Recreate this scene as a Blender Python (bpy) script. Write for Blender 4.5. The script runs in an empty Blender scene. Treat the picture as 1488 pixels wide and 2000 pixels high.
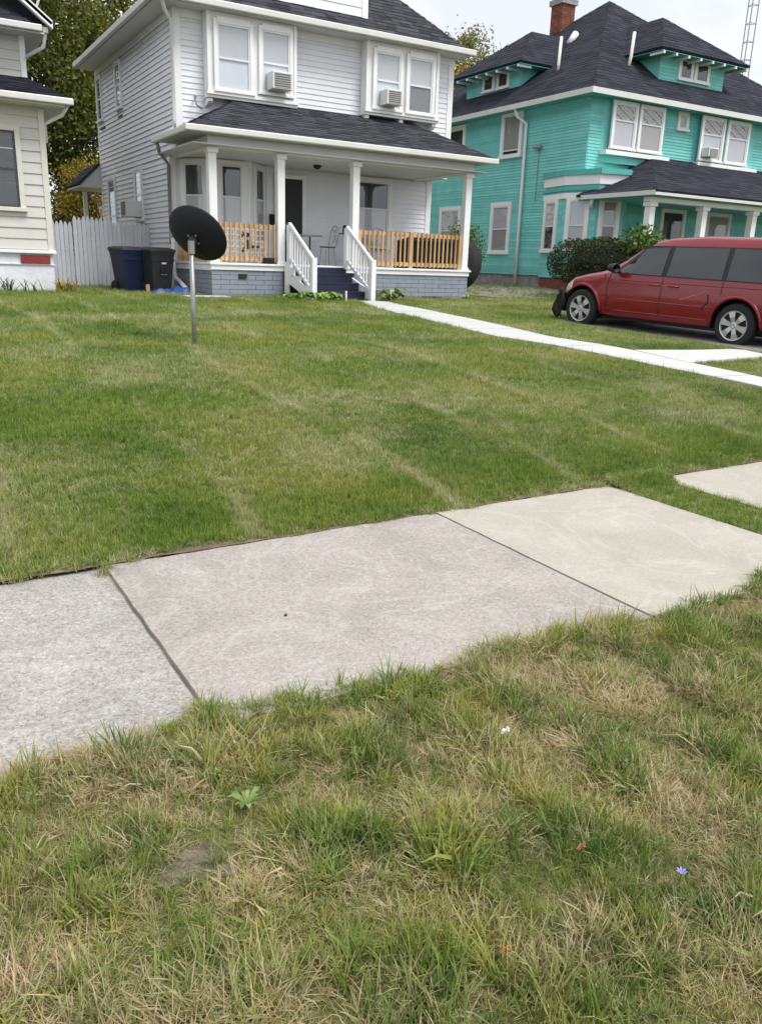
import bpy, math, random
import numpy as np
from mathutils import Vector, Matrix
random.seed(7); rng = np.random.default_rng(11)
scene = bpy.context.scene
COL = scene.collection

# ---------------------------------------------------------------- camera
H = 1.3
M = np.array([[0.86315154, -0.11935239, 0.49063675],
              [-0.50392298, -0.26539669, 0.82196486],
              [0.0321099, -0.95672337, -0.28922198]])
cam = bpy.data.cameras.new('camera'); cam_o = bpy.data.objects.new('camera', cam); COL.objects.link(cam_o)
cam.sensor_fit = 'VERTICAL'; cam.sensor_height = 24; cam.lens = 24 * 1595 / 2000
cam.clip_start = 0.05; cam.clip_end = 2000
r, u, b = M @ [1, 0, 0], M @ [0, -1, 0], -(M @ [0, 0, 1])
cam_o.matrix_world = Matrix(((r[0], u[0], b[0], 0), (r[1], u[1], b[1], 0), (r[2], u[2], b[2], H), (0, 0, 0, 1)))
scene.camera = cam_o

# ---------------------------------------------------------------- sky and sun (bright overcast)
SUN_EL, SUN_AZ = math.radians(58), math.radians(155)      # azimuth from +y clockwise
w = bpy.data.worlds.new('World'); scene.world = w; w.use_nodes = True
nt = w.node_tree; N = nt.nodes; L = nt.links; N.clear()
wo = N.new('ShaderNodeOutputWorld'); bg = N.new('ShaderNodeBackground'); bg.inputs[1].default_value = 0.12
sky = N.new('ShaderNodeTexSky'); sky.sky_type = 'NISHITA'; sky.sun_disc = False
sky.sun_elevation = SUN_EL; sky.sun_rotation = SUN_AZ; sky.air_density = 1.0; sky.dust_density = 2.0
tc = N.new('ShaderNodeTexCoord'); mp = N.new('ShaderNodeMapping'); mp.inputs['Scale'].default_value = (1, 1, 2.6)
no = N.new('ShaderNodeTexNoise'); no.inputs['Scale'].default_value = 2.3; no.inputs['Detail'].default_value = 6
no.inputs['Roughness'].default_value = 0.55
cr = N.new('ShaderNodeValToRGB')
cr.color_ramp.elements[0].position = 0.36; cr.color_ramp.elements[0].color = (0.64, 0.67, 0.72, 1)
cr.color_ramp.elements[1].position = 0.66; cr.color_ramp.elements[1].color = (0.95, 0.97, 1.0, 1)
sc = N.new('ShaderNodeVectorMath'); sc.operation = 'SCALE'; sc.inputs['Scale'].default_value = 8.2
mx = N.new('ShaderNodeMixRGB'); mx.inputs[0].default_value = 0.93
L.new(tc.outputs['Generated'], mp.inputs[0]); L.new(mp.outputs[0], no.inputs['Vector'])
L.new(no.outputs['Fac'], cr.inputs[0]); L.new(cr.outputs[0], sc.inputs[0])
L.new(sky.outputs[0], mx.inputs[1]); L.new(sc.outputs[0], mx.inputs[2]); L.new(mx.outputs[0], bg.inputs[0])
L.new(bg.outputs[0], wo.inputs[0])
sun = bpy.data.lights.new('sun', 'SUN'); sun.energy = 2.1; sun.angle = math.radians(24); sun.color = (1, 0.985, 0.955)
sun_o = bpy.data.objects.new('sun', sun); COL.objects.link(sun_o)
sd = Vector((math.sin(SUN_AZ) * math.cos(SUN_EL), math.cos(SUN_AZ) * math.cos(SUN_EL), math.sin(SUN_EL)))
sun_o.rotation_euler = sd.to_track_quat('Z', 'Y').to_euler(); sun_o.location = sd * 30
scene.view_settings.view_transform = 'Standard'; scene.view_settings.look = 'None'
scene.view_settings.exposure = 0.56; scene.view_settings.gamma = 1.0
scene.render.engine = 'CYCLES'
cy = scene.cycles; cy.max_bounces = 5; cy.diffuse_bounces = 2; cy.glossy_bounces = 3; cy.transmission_bounces = 3; cy.transparent_max_bounces = 8; cy.caustics_reflective = False; cy.caustics_refractive = False

# ---------------------------------------------------------------- materials
MATS = {}
def mat(name, color, rough=0.7, var=0.12, scale=6.0, bump=0.0, bscale=60.0, metal=0.0, spec=0.5, tint=None,
        coat=0.0, color2=None, stretch=None, dirt=0.0):
    if name in MATS: return MATS[name]
    m = bpy.data.materials.new(name); m.use_nodes = True; t = m.node_tree; n = t.nodes; l = t.links
    p = n['Principled BSDF']
    p.inputs['Roughness'].default_value = rough; p.inputs['Metallic'].default_value = metal
    p.inputs['Specular IOR Level'].default_value = spec; p.inputs['Coat Weight'].default_value = coat
    p.inputs['Coat Roughness'].default_value = 0.06
    geo = n.new('ShaderNodeNewGeometry'); src = geo.outputs['Position']
    if stretch:
        mpn = n.new('ShaderNodeMapping'); mpn.inputs['Scale'].default_value = stretch
        l.new(src, mpn.inputs[0]); src = mpn.outputs[0]
    nz = n.new('ShaderNodeTexNoise'); nz.inputs['Scale'].default_value = scale; nz.inputs['Detail'].default_value = 6
    nz.inputs['Roughness'].default_value = 0.65
    l.new(src, nz.inputs['Vector'])
    c = np.array(color); c2 = np.array(color2) if color2 is not None else c
    rp = n.new('ShaderNodeValToRGB')
    rp.color_ramp.elements[0].position = 0.3; rp.color_ramp.elements[1].position = 0.7
    rp.color_ramp.elements[0].color = (*np.clip(c * (1 - var), 0, 1), 1)
    rp.color_ramp.elements[1].color = (*np.clip(c2 * (1 + var), 0, 1), 1)
    l.new(nz.outputs['Fac'], rp.inputs[0]); out = rp.outputs[0]
    if tint:                                  # per-piece tint stored on the mesh
        at = n.new('ShaderNodeAttribute'); at.attribute_name = 'tint'
        mr = n.new('ShaderNodeMapRange'); mr.inputs[3].default_value = 1 - tint; mr.inputs[4].default_value = 1 + tint
        l.new(at.outputs['Fac'], mr.inputs[0])
        mu = n.new('ShaderNodeMixRGB'); mu.blend_type = 'MULTIPLY'; mu.inputs[0].default_value = 1
        l.new(out, mu.inputs[1]); l.new(mr.outputs[0], mu.inputs[2]); out = mu.outputs[0]
    if dirt > 0:
        dz = n.new('ShaderNodeTexNoise'); dz.inputs['Scale'].default_value = 1.7; dz.inputs['Detail'].default_value = 9
        dz.inputs['Roughness'].default_value = 0.75; l.new(geo.outputs['Position'], dz.inputs['Vector'])
        dr = n.new('ShaderNodeMapRange'); dr.inputs[1].default_value = 0.52; dr.inputs[2].default_value = 0.8
        dr.inputs[4].default_value = dirt; l.new(dz.outputs['Fac'], dr.inputs[0])
        dm = n.new('ShaderNodeMixRGB'); dm.inputs[2].default_value = (0.30, 0.29, 0.25, 1)
        l.new(dr.outputs[0], dm.inputs[0]); l.new(out, dm.inputs[1]); out = dm.outputs[0]
    l.new(out, p.inputs['Base Color'])
    if bump > 0:
        bz = n.new('ShaderNodeTexNoise'); bz.inputs['Scale'].default_value = bscale; bz.inputs['Detail'].default_value = 4
        l.new(src, bz.inputs['Vector'])
        bp = n.new('ShaderNodeBump'); bp.inputs['Strength'].default_value = bump; bp.inputs['Distance'].default_value = 0.01
        l.new(bz.outputs['Fac'], bp.inputs['Height']); l.new(bp.outputs[0], p.inputs['Normal'])
    MATS[name] = m; return m

white_sid = mat('white_siding', (0.78, 0.795, 0.825), 0.55, 0.05, 1.3, 0.12, 25, dirt=0.10)
white_tr = mat('white_trim', (0.83, 0.83, 0.825), 0.5, 0.04, 2.5, 0.08, 40, dirt=0.06)
white_rail = mat('white_rail', (0.80, 0.81, 0.83), 0.45, 0.03, 3)
sash_mat = mat('sash', (0.72, 0.73, 0.74), 0.4, 0.04)
beige_sid = mat('beige_siding', (0.595, 0.58, 0.54), 0.55, 0.05, 1.6, 0.1, 30, dirt=0.12)
beige_up = mat('beige_upper', (0.58, 0.565, 0.53), 0.55, 0.05, 1.6, 0.1, 30, dirt=0.15)
teal_sid = mat('teal_siding', (0.19, 0.59, 0.545), 0.6, 0.10, 2.2, 0.15, 40, tint=0.10, dirt=0.12)
teal_dk = mat('teal_trim', (0.09, 0.42, 0.375), 0.6, 0.1, 3)
grey_blk = mat('grey_block', (0.255, 0.285, 0.335), 0.75, 0.10, 5, 0.5, 70)
grey_mortar = mat('grey_mortar', (0.15, 0.17, 0.215), 0.85, 0.1, 9)
white_fnd = mat('white_foundation', (0.70, 0.72, 0.76), 0.8, 0.1, 3, 0.6, 20, dirt=0.25)
red_panel = mat('red_panel', (0.22, 0.022, 0.026), 0.6, 0.15, 5)
shing_w = mat('shingle_charcoal', (0.053, 0.054, 0.063), 0.95, 0.2, 40, 0.6, 150, tint=0.42, spec=0.15)
shing_t = mat('shingle_dark', (0.030, 0.032, 0.042), 0.95, 0.2, 30, 0.5, 150, tint=0.32, spec=0.15)
gutter_mat = mat('gutter', (0.66, 0.66, 0.62), 0.4, 0.05, 3, dirt=0.12)
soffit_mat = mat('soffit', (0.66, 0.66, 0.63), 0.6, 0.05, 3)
wood = mat('new_wood', (0.47, 0.275, 0.125), 0.65, 0.2, 9, 0.2, 60, color2=(0.60, 0.40, 0.21), stretch=(1, 1, 0.15), tint=0.16)
navy = mat('navy_paint', (0.016, 0.019, 0.045), 0.5, 0.2, 8)
black_mat = mat('black_plastic', (0.008, 0.008, 0.009), 0.8, 0.2, 8)
iron = mat('black_iron', (0.015, 0.015, 0.016), 0.5, 0.15)
grey_iron = mat('grey_iron', (0.32, 0.33, 0.35), 0.5, 0.15)
galv = mat('galvanised', (0.30, 0.30, 0.29), 0.45, 0.2, 20, metal=0.6)
dish_mat = mat('dish_paint', (0.008, 0.010, 0.015), 0.7, 0.25, 10)
bin_blue = mat('bin_blue', (0.007, 0.015, 0.055), 0.5, 0.15, 6)
bin_grey = mat('bin_grey', (0.028, 0.029, 0.032), 0.55, 0.15, 6)
tarp_mat = mat('blue_tarp', (0.03, 0.075, 0.26), 0.4, 0.25, 12)
conc_new = mat('new_concrete', (0.50, 0.50, 0.48), 0.85, 0.05, 3, 0.2, 90, dirt=0.10)
fence_mat = mat('fence_paint', (0.60, 0.62, 0.67), 0.65, 0.08, 7, 0.15, 50, stretch=(1, 1, 0.2), tint=0.06, dirt=0.2)
brick_mat = mat('chimney_brick', (0.22, 0.065, 0.04), 0.85, 0.25, 8, 0.3, 60, tint=0.25)
mortar_mat = mat('mortar', (0.22, 0.19, 0.17), 0.9, 0.1)
stone_fnd = mat('stone_foundation', (0.26, 0.25, 0.24), 0.9, 0.25, 5, 0.6, 20, color2=(0.34, 0.33, 0.33))
red_paint = mat('red_car_paint', (0.21, 0.004, 0.011), 0.28, 0.07, 2, coat=0.6, metal=0.1)
rubber = mat('rubber', (0.013, 0.013, 0.014), 0.8, 0.15, 20)
alloy = mat('wheel_silver', (0.50, 0.50, 0.50), 0.35, 0.06, metal=0.55)
trim_blk = mat('trim_black', (0.011, 0.011, 0.012), 0.6, 0.1)
lamp_mat = mat('lamp_lens', (0.58, 0.56, 0.50), 0.15, 0.05)
white_pl = mat('white_plastic', (0.70, 0.70, 0.68), 0.45, 0.05, dirt=0.1)
ac_grille = mat('ac_grille', (0.36, 0.36, 0.36), 0.6, 0.1)
bark = mat('bark', (0.07, 0.055, 0.042), 0.95, 0.3, 8, 0.8, 25)
blind_w = mat('white_blind', (0.74, 0.78, 0.83), 0.7, 0.04, 3)
blind_g = mat('grey_blind', (0.58, 0.585, 0.60), 0.7, 0.05, 3)
unlit_backing = mat('painted_dark_room', (0.018, 0.018, 0.017), 0.9, 0.4, 3)  # near-black flat panel behind panes; the darkness of unlit rooms is painted in
curtain_t = mat('tan_shade', (0.40, 0.38, 0.35), 0.8, 0.05, 3)
dirt_mat = mat('dirt', (0.17, 0.15, 0.12), 0.95, 0.3, 5, 0.7, 40, color2=(0.24, 0.22, 0.18))
drive_mat = mat('old_concrete_drive', (0.20, 0.19, 0.175), 0.92, 0.25, 3.5, 0.6, 50, color2=(0.27, 0.25, 0.22), dirt=0.3)

def glass_mat():
    m = bpy.data.materials.new('window_glass'); m.use_nodes = True; t = m.node_tree; n = t.nodes; l = t.links
    n.clear(); o = n.new('ShaderNodeOutputMaterial'); g = n.new('ShaderNodeBsdfGlossy'); g.inputs['Roughness'].default_value = 0.03
    g.inputs['Color'].default_value = (0.9, 0.93, 0.95, 1)
    tr = n.new('ShaderNodeBsdfTransparent'); tr.inputs[0].default_value = (0.97, 0.975, 0.98, 1)
    ge = n.new('ShaderNodeNewGeometry'); dt = n.new('ShaderNodeVectorMath'); dt.operation = 'DOT_PRODUCT'
    l.new(ge.outputs['Normal'], dt.inputs[0]); l.new(ge.outputs['Incoming'], dt.inputs[1])
    ab = n.new('ShaderNodeMath'); ab.operation = 'ABSOLUTE'; l.new(dt.outputs['Value'], ab.inputs[0])
    su_ = n.new('ShaderNodeMath'); su_.operation = 'SUBTRACT'; su_.inputs[0].default_value = 1.0; l.new(ab.outputs[0], su_.inputs[1])
    pw = n.new('ShaderNodeMath'); pw.operation = 'POWER'; pw.inputs[1].default_value = 5; l.new(su_.outputs[0], pw.inputs[0])
    fr = n.new('ShaderNodeMath'); fr.operation = 'MULTIPLY_ADD'; fr.inputs[1].default_value = 0.9; fr.inputs[2].default_value = 0.055; l.new(pw.outputs[0], fr.inputs[0])
    mxn = n.new('ShaderNodeMixShader'); l.new(fr.outputs[0], mxn.inputs[0]); l.new(tr.outputs[0], mxn.inputs[1]); l.new(g.outputs[0], mxn.inputs[2])
    l.new(mxn.outputs[0], o.inputs[0]); return m
glass = glass_mat()
def tinted_mat():
    m = bpy.data.materials.new('car_glass'); m.use_nodes = True; p = m.node_tree.nodes['Principled BSDF']
    p.inputs['Base Color'].default_value = (0.020, 0.024, 0.028, 1); p.inputs['Roughness'].default_value = 0.04
    p.inputs['Specular IOR Level'].default_value = 0.75; return m
car_glass = tinted_mat()

def concrete_mat(name, base, base2, speck, coarse):
    m = bpy.data.materials.new(name); m.use_nodes = True; t = m.node_tree; n = t.nodes; l = t.links
    p = n['Principled BSDF']; p.inputs['Roughness'].default_value = 0.9; p.inputs['Specular IOR Level'].default_value = 0.25
    geo = n.new('ShaderNodeNewGeometry'); pos = geo.outputs['Position']
    big = n.new('ShaderNodeTexNoise'); big.inputs['Scale'].default_value = 2.2; big.inputs['Detail'].default_value = 8; big.inputs['Roughness'].default_value = 0.68
    big.inputs['Distortion'].default_value = 0.6
    l.new(pos, big.inputs['Vector'])
    r1 = n.new('ShaderNodeValToRGB'); r1.color_ramp.elements[0].position = 0.33; r1.color_ramp.elements[1].position = 0.68
    r1.color_ramp.elements[0].color = (*base, 1); r1.color_ramp.elements[1].color = (*base2, 1); l.new(big.outputs['Fac'], r1.inputs[0])
    vo = n.new('ShaderNodeTexVoronoi'); vo.inputs['Scale'].default_value = coarse; l.new(pos, vo.inputs['Vector'])
    bw = n.new('ShaderNodeSeparateColor'); l.new(vo.outputs['Color'], bw.inputs[0])
    r2 = n.new('ShaderNodeValToRGB'); e = r2.color_ramp.elements
    e[0].position = 0.0; e[0].color = (1 - speck, 1 - speck, 1 - speck, 1); e[1].position = 1.0; e[1].color = (1 + speck * 0.75,) * 3 + (1,)
    x = e.new(0.22); x.color = (1 - speck * 0.3,) * 3 + (1,)
    x = e.new(0.85); x.color = (1.0 + speck * 0.1, 1.0 + speck * 0.1, 1 + speck * 0.1, 1)
    l.new(bw.outputs[0], r2.inputs[0])
    mu = n.new('ShaderNodeMixRGB'); mu.blend_type = 'MULTIPLY'; mu.inputs[0].default_value = 1
    l.new(r1.outputs[0], mu.inputs[1]); l.new(r2.outputs[0], mu.inputs[2])
    f2 = n.new('ShaderNodeTexNoise'); f2.inputs['Scale'].default_value = 55; f2.inputs['Detail'].default_value = 5; l.new(pos, f2.inputs['Vector'])
    r3 = n.new('ShaderNodeMapRange'); r3.inputs[1].default_value = 0.3; r3.inputs[2].default_value = 0.7; r3.inputs[3].default_value = 1 - speck * 0.55; r3.inputs[4].default_value = 1 + speck * 0.45
    l.new(f2.outputs['Fac'], r3.inputs[0])
    m2 = n.new('ShaderNodeMixRGB'); m2.blend_type = 'MULTIPLY'; m2.inputs[0].default_value = 1
    l.new(mu.outputs[0], m2.inputs[1]); l.new(r3.outputs[0], m2.inputs[2])
    # pale scuffs and dried splash lines
    sw = n.new('ShaderNodeTexNoise'); sw.inputs['Scale'].default_value = 1.3; sw.inputs['Detail'].default_value = 3; sw.inputs['Distortion'].default_value = 2.5
    l.new(pos, sw.inputs['Vector'])
    r4 = n.new('ShaderNodeValToRGB'); e = r4.color_ramp.elements; e[0].position = 0.47; e[0].color = (0, 0, 0, 1); e[1].position = 0.53; e[1].color = (0, 0, 0, 1)
    x = e.new(0.50); x.color = (1, 1, 1, 1); l.new(sw.outputs['Fac'], r4.inputs[0])
    br = n.new('ShaderNodeMath'); br.operation = 'MULTIPLY'; br.inputs[1].default_value = 0.16; l.new(r4.outputs[0], br.inputs[0])
    m3 = n.new('ShaderNodeMixRGB'); m3.inputs[2].default_value = (0.62, 0.60, 0.56, 1)
    l.new(br.outputs[0], m3.inputs[0]); l.new(m2.outputs[0], m3.inputs[1]); l.new(m3.outputs[0], p.inputs['Base Color'])
    bp = n.new('ShaderNodeBump'); bp.inputs['Strength'].default_value = 0.55; bp.inputs['Distance'].default_value = 0.004
    l.new(r3.outputs[0], bp.inputs['Height']); l.new(bp.outputs[0], p.inputs['Normal'])
    return m
conc_old = concrete_mat('weathered_aggregate_concrete', (0.30, 0.28, 0.255), (0.405, 0.38, 0.345), 0.40, 170)
conc_mid = concrete_mat('worn_concrete', (0.31, 0.28, 0.252), (0.405, 0.365, 0.33), 0.28, 190)
conc_tan = concrete_mat('smooth_tan_concrete', (0.365, 0.338, 0.285), (0.435, 0.405, 0.345), 0.13, 220)

# ---------------------------------------------------------------- mesh helpers
class MB:
    def __init__(s): s.v = []; s.f = []; s.t = []
    def add(s, vs, fs, tint=None):
        b0 = len(s.v); s.v += [tuple(map(float, q)) for q in vs]
        for f in fs: s.f.append(tuple(b0 + i for i in f)); s.t.append(0.5 if tint is None else tint)
        return s
    def box(s, x0, x1, y0, y1, z0, z1, tint=None):
        return s.add([(x0, y0, z0), (x1, y0, z0), (x1, y1, z0), (x0, y1, z0), (x0, y0, z1), (x1, y0, z1), (x1, y1, z1), (x0, y1, z1)],
                     [(0, 3, 2, 1), (4, 5, 6, 7), (0, 1, 5, 4), (1, 2, 6, 5), (2, 3, 7, 6), (3, 0, 4, 7)], tint)
    def fbox(s, F, u0, u1, n0, n1, z0, z1, tint=None):      # box in a wall frame F(u, n, z)
        return s.add([F(u0, n0, z0), F(u1, n0, z0), F(u1, n1, z0), F(u0, n1, z0), F(u0, n0, z1), F(u1, n0, z1), F(u1, n1, z1), F(u0, n1, z1)],
                     [(0, 3, 2, 1), (4, 5, 6, 7), (0, 1, 5, 4), (1, 2, 6, 5), (2, 3, 7, 6), (3, 0, 4, 7)], tint)
    def beam(s, a, b_, w_, h_, up=(0, 0, 1), tint=None):     # rectangular bar from a to b
        a = Vector(a); b_ = Vector(b_); d = (b_ - a).normalized(); up = Vector(up)
        sd_ = d.cross(up)
        if sd_.length < 1e-4: sd_ = d.cross(Vector((0, 1, 0)))
        sd_.normalize(); uu = sd_.cross(d).normalized(); vs = []
        for p in (a, b_):
            for i, j in ((-1, -1), (1, -1), (1, 1), (-1, 1)): vs.append(p + sd_ * i * w_ / 2 + uu * j * h_ / 2)
        return s.add(vs, [(0, 1, 2, 3), (7, 6, 5, 4), (0, 4, 5, 1), (1, 5, 6, 2), (2, 6, 7, 3), (3, 7, 4, 0)], tint)
    def tube(s, pts, rad, n=8, tint=None, cap=True):
        pts = [Vector(p) for p in pts]; rad = rad if isinstance(rad, (list, tuple)) else [rad] * len(pts); b0 = len(s.v)
        prev = None
        for i, p in enumerate(pts):
            d = (pts[min(i + 1, len(pts) - 1)] - pts[max(i - 1, 0)]).normalized()
            a = d.cross(Vector((0, 0, 1)))
            if a.length < 1e-3: a = d.cross(Vector((0, 1, 0)))
            a.normalize()
            if prev and a.dot(prev) < 0: a = -a
            prev = a; c = a.cross(d).normalized()
            for k in range(n):
                t = 2 * math.pi * k / n; q = p + (a * math.cos(t) + c * math.sin(t)) * rad[i]; s.v.append(tuple(q))
        for i in range(len(pts) - 1):
            for k in range(n):
                s.f.append((b0 + i * n + k, b0 + i * n + (k + 1) % n, b0 + (i + 1) * n + (k + 1) % n, b0 + (i + 1) * n + k)); s.t.append(0.5 if tint is None else tint)
        if cap:
            s.f.append(tuple(b0 + k for k in range(n))[::-1]); s.t.append(0.5)
            s.f.append(tuple(b0 + (len(pts) - 1) * n + k for k in range(n))); s.t.append(0.5)
        return s
    def lathe(s, prof, axis_o, ax, n=24):                    # prof: (radius, along)
        ax = Vector(ax).normalized(); o = Vector(axis_o); a = ax.cross(Vector((0, 0, 1)))
        if a.length < 1e-3: a = Vector((1, 0, 0))
        a.normalize(); c = ax.cross(a); b0 = len(s.v)
        for rr, h in prof:
            for k in range(n):
                t = 2 * math.pi * k / n; s.v.append(tuple(o + ax * h + (a * math.cos(t) + c * math.sin(t)) * rr))
        for i in range(len(prof) - 1):
            for k in range(n):
                s.f.append((b0 + i * n + k, b0 + i * n + (k + 1) % n, b0 + (i + 1) * n + (k + 1) % n, b0 + (i + 1) * n + k)); s.t.append(0.5)
        return s
    def prism(s, poly, d, tint=None):                        # extrude 3-D polygon by vector d
        n = len(poly); d = Vector(d); vs = [Vector(p) for p in poly]; vs += [p + d for p in vs]
        return s.add(vs, [tuple(range(n))[::-1], tuple(range(n, 2 * n))] + [(i, (i + 1) % n, n + (i + 1) % n, n + i) for i in range(n)], tint)
ORG = {}
def link(o, parent=None):
    COL.objects.link(o)
    if parent is not None: o.parent = parent; ORG[o.name] = ORG[parent.name]
    return o
def build(name, mb, m, parent=None, smooth=False, tint=False, bevel=0.0):
    me = bpy.data.meshes.new(name); o = bpy.data.objects.new(name, me)
    org = Vector((0, 0, 0)) if parent is None else ORG[parent.name]
    me.from_pydata([(v[0] - org[0], v[1] - org[1], v[2] - org[2]) for v in mb.v], [], mb.f); me.update()
    me.materials.append(m)
    if tint or any(t != 0.5 for t in mb.t):
        a = me.attributes.new('tint', 'FLOAT', 'FACE'); a.data.foreach_set('value', mb.t)
    if smooth: me.polygons.foreach_set('use_smooth', [True] * len(me.polygons))
    if bevel > 0:
        md = o.modifiers.new('bevel', 'BEVEL'); md.width = bevel; md.segments = 2; md.limit_method = 'ANGLE'
    link(o, parent)
    if parent is None: ORG[o.name] = Vector((0, 0, 0))
    return o
def thing(name, loc, label, cat, group=None):
    o = bpy.data.objects.new(name, None); o.empty_display_size = 0.2; COL.objects.link(o); o.location = loc
    ORG[o.name] = Vector(loc); tag(o, label, cat, group); return o
def tag(o, label, cat, group=None):
    o['label'] = label; o['category'] = cat
    if group: o['group'] = group
    return o
def structure(o, label=None):
    o['kind'] = 'structure'
    if label: o['label'] = label
    return o
def stuff(o): o['kind'] = 'stuff'; return o
def recentre(o):                                             # put a one-mesh thing's origin at its base
    me = o.data; vs = np.empty(len(me.vertices) * 3); me.vertices.foreach_get('co', vs); vs = vs.reshape(-1, 3)
    c = np.array([vs[:, 0].mean(), vs[:, 1].mean(), vs[:, 2].min()]); vs -= c
    me.vertices.foreach_set('co', vs.ravel()); me.update(); o.location = c; ORG[o.name] = Vector(c); return o
def piece(name, me, loc, parent, rz=0.0):
    o = bpy.data.objects.new(name, me); COL.objects.link(o); o.parent = parent
    o.location = Vector(loc) - ORG[parent.name]; o.rotation_euler = (0, 0, rz); ORG[o.name] = Vector(loc); return o
def mesh_of(mb, m, name='piece'):
    me = bpy.data.meshes.new(name); me.from_pydata(mb.v, [], mb.f); me.materials.append(m); me.update(); return me
def frame(O, U):                                             # wall frame; outward normal = U rotated -90 deg
    O = Vector((O[0], O[1], 0)); U = Vector((U[0], U[1], 0)).normalized(); Nn = Vector((U.y, -U.x, 0))
    return lambda u_, n_, z_: O + U * u_ + Nn * n_ + Vector((0, 0, z_))

# ---------------------------------------------------------------- terrain
TY = [-60, 2.03, 2.08, 3.42, 3.55, 3.75, 5.5, 7.66, 10.74, 17, 30, 60, 400]; TZ = [0, .004, -.05, -.05, .0, .03, .22, .365, .434, .53, .56, .6, .7]
def tz(x, y):
    x = np.asarray(x, float); y = np.asarray(y, float)
    yy = np.stack([np.interp(y + d, TY, TZ) for d in (-.25, 0, .25)]).mean(0)
    yy = np.where(y < 3.7, np.interp(y, TY, TZ), yy)
    ramp = np.clip((x - 13) / 5, 0, 1) * np.clip((y - 13) / 8, 0, 1)
    st = lambda t: (lambda c: c * c * (3 - 2 * c))(np.clip(t, 0, 1))
    dip = -0.125 * st((x - 9.7) / 1.1) * st((14.5 - y) / 4.5) * st((y - 3.6) / 2.0) * st((16 - x) / 1.5)
    return yy + 0.24 * ramp + dip
def tzf(x, y): return float(tz(x, y))
def grid_mesh(name, xs, ys, m, zoff=0.0, noise=0.0, keep=None):
    X, Y = np.meshgrid(xs, ys); Z = tz(X, Y) + zoff
    if noise: Z = Z + noise * (np.sin(X * 3.1 + Y * 1.7) * np.sin(Y * 2.3 - X * .9)) * np.clip((Y - 3.9) / 1.0, 0, 1) * np.clip((17 - Y) / 2, 0, 1)
    nx, ny = len(xs), len(ys); vs = np.stack([X.ravel(), Y.ravel(), Z.ravel()], 1)
    fs = []
    for j in range(ny - 1):
        for i in range(nx - 1):
            if keep and not keep((xs[i] + xs[i + 1]) / 2, (ys[j] + ys[j + 1]) / 2): continue
            a = j * nx + i; fs.append((a, a + 1, a + nx + 1, a + nx))
    me = bpy.data.meshes.new(name); me.from_pydata(vs.tolist(), [], fs); me.materials.append(m); me.update()
    me.polygons.foreach_set('use_smooth', [True] * len(me.polygons))
    o = bpy.data.objects.new(name, me); COL.objects.link(o); ORG[o.name] = Vector((0, 0, 0)); return o

def grass_color_nodes(n, l, pos, lawn):
    """colour of turf by place: green, yellow-green, straw patches; pale mower lines on the lawn"""
    def noise(s, d=4, r_=0.6, off=0):
        mpn = n.new('ShaderNodeMapping'); mpn.inputs['Location'].default_value = (off, off * 1.7, 0); l.new(pos, mpn.inputs[0])
        z = n.new('ShaderNodeTexNoise'); z.inputs['Scale'].default_value = s; z.inputs['Detail'].default_value = d; z.inputs['Roughness'].default_value = r_
        l.new(mpn.outputs[0], z.inputs['Vector']); return z.outputs['Fac']
    return noise
def ground_mat():
    m = bpy.data.materials.new('turf_soil'); m.use_nodes = True; t = m.node_tree; n = t.nodes; l = t.links
    p = n['Principled BSDF']; p.inputs['Roughness'].default_value = 1.0; p.inputs['Specular IOR Level'].default_value = 0.05
    pos = n.new('ShaderNodeNewGeometry').outputs['Position']; noise = grass_color_nodes(n, l, pos, True)
    rp = n.new('ShaderNodeValToRGB'); e = rp.color_ramp.elements
    e[0].position = 0.3; e[0].color = (0.075, 0.085, 0.030, 1); e[1].position = 0.72; e[1].color = (0.17, 0.13, 0.08, 1)
    x = e.new(0.5); x.color = (0.14, 0.135, 0.052, 1)
    l.new(noise(1.4, 7, 0.7), rp.inputs[0])
    f = noise(70, 4); mr = n.new('ShaderNodeMapRange'); mr.inputs[1].default_value = 0.3; mr.inputs[2].default_value = 0.7
    mr.inputs[3].default_value = 0.55; mr.inputs[4].default_value = 1.45; l.new(f, mr.inputs[0])
    mu = n.new('ShaderNodeMixRGB'); mu.blend_type = 'MULTIPLY'; mu.inputs[0].default_value = 1
    l.new(rp.outputs[0], mu.inputs[1]); l.new(mr.outputs[0], mu.inputs[2]); l.new(mu.outputs[0], p.inputs['Base Color'])
    bp = n.new('ShaderNodeBump'); bp.inputs['Strength'].default_value = 0.8; bp.inputs['Distance'].default_value = 0.02
    l.new(f, bp.inputs['Height']); l.new(bp.outputs[0], p.inputs['Normal']); return m
soil = ground_mat()
xs = np.concatenate([[-250, -120, -60, -30, -15], np.arange(-8, 22.01, 0.4), [24, 30, 40, 60, 120, 250]])
ys = np.concatenate([[-60, -20, -8, -3], np.arange(-1, 1.8, 0.4), np.arange(1.8, 4, 0.05), np.arange(4, 8, 0.15), np.arange(8, 24, 0.5), [26, 30, 40, 60, 120, 250, 400]])
ground = grid_mesh('ground', xs, ys, soil, 0, 0.012)
structure(ground)

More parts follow.
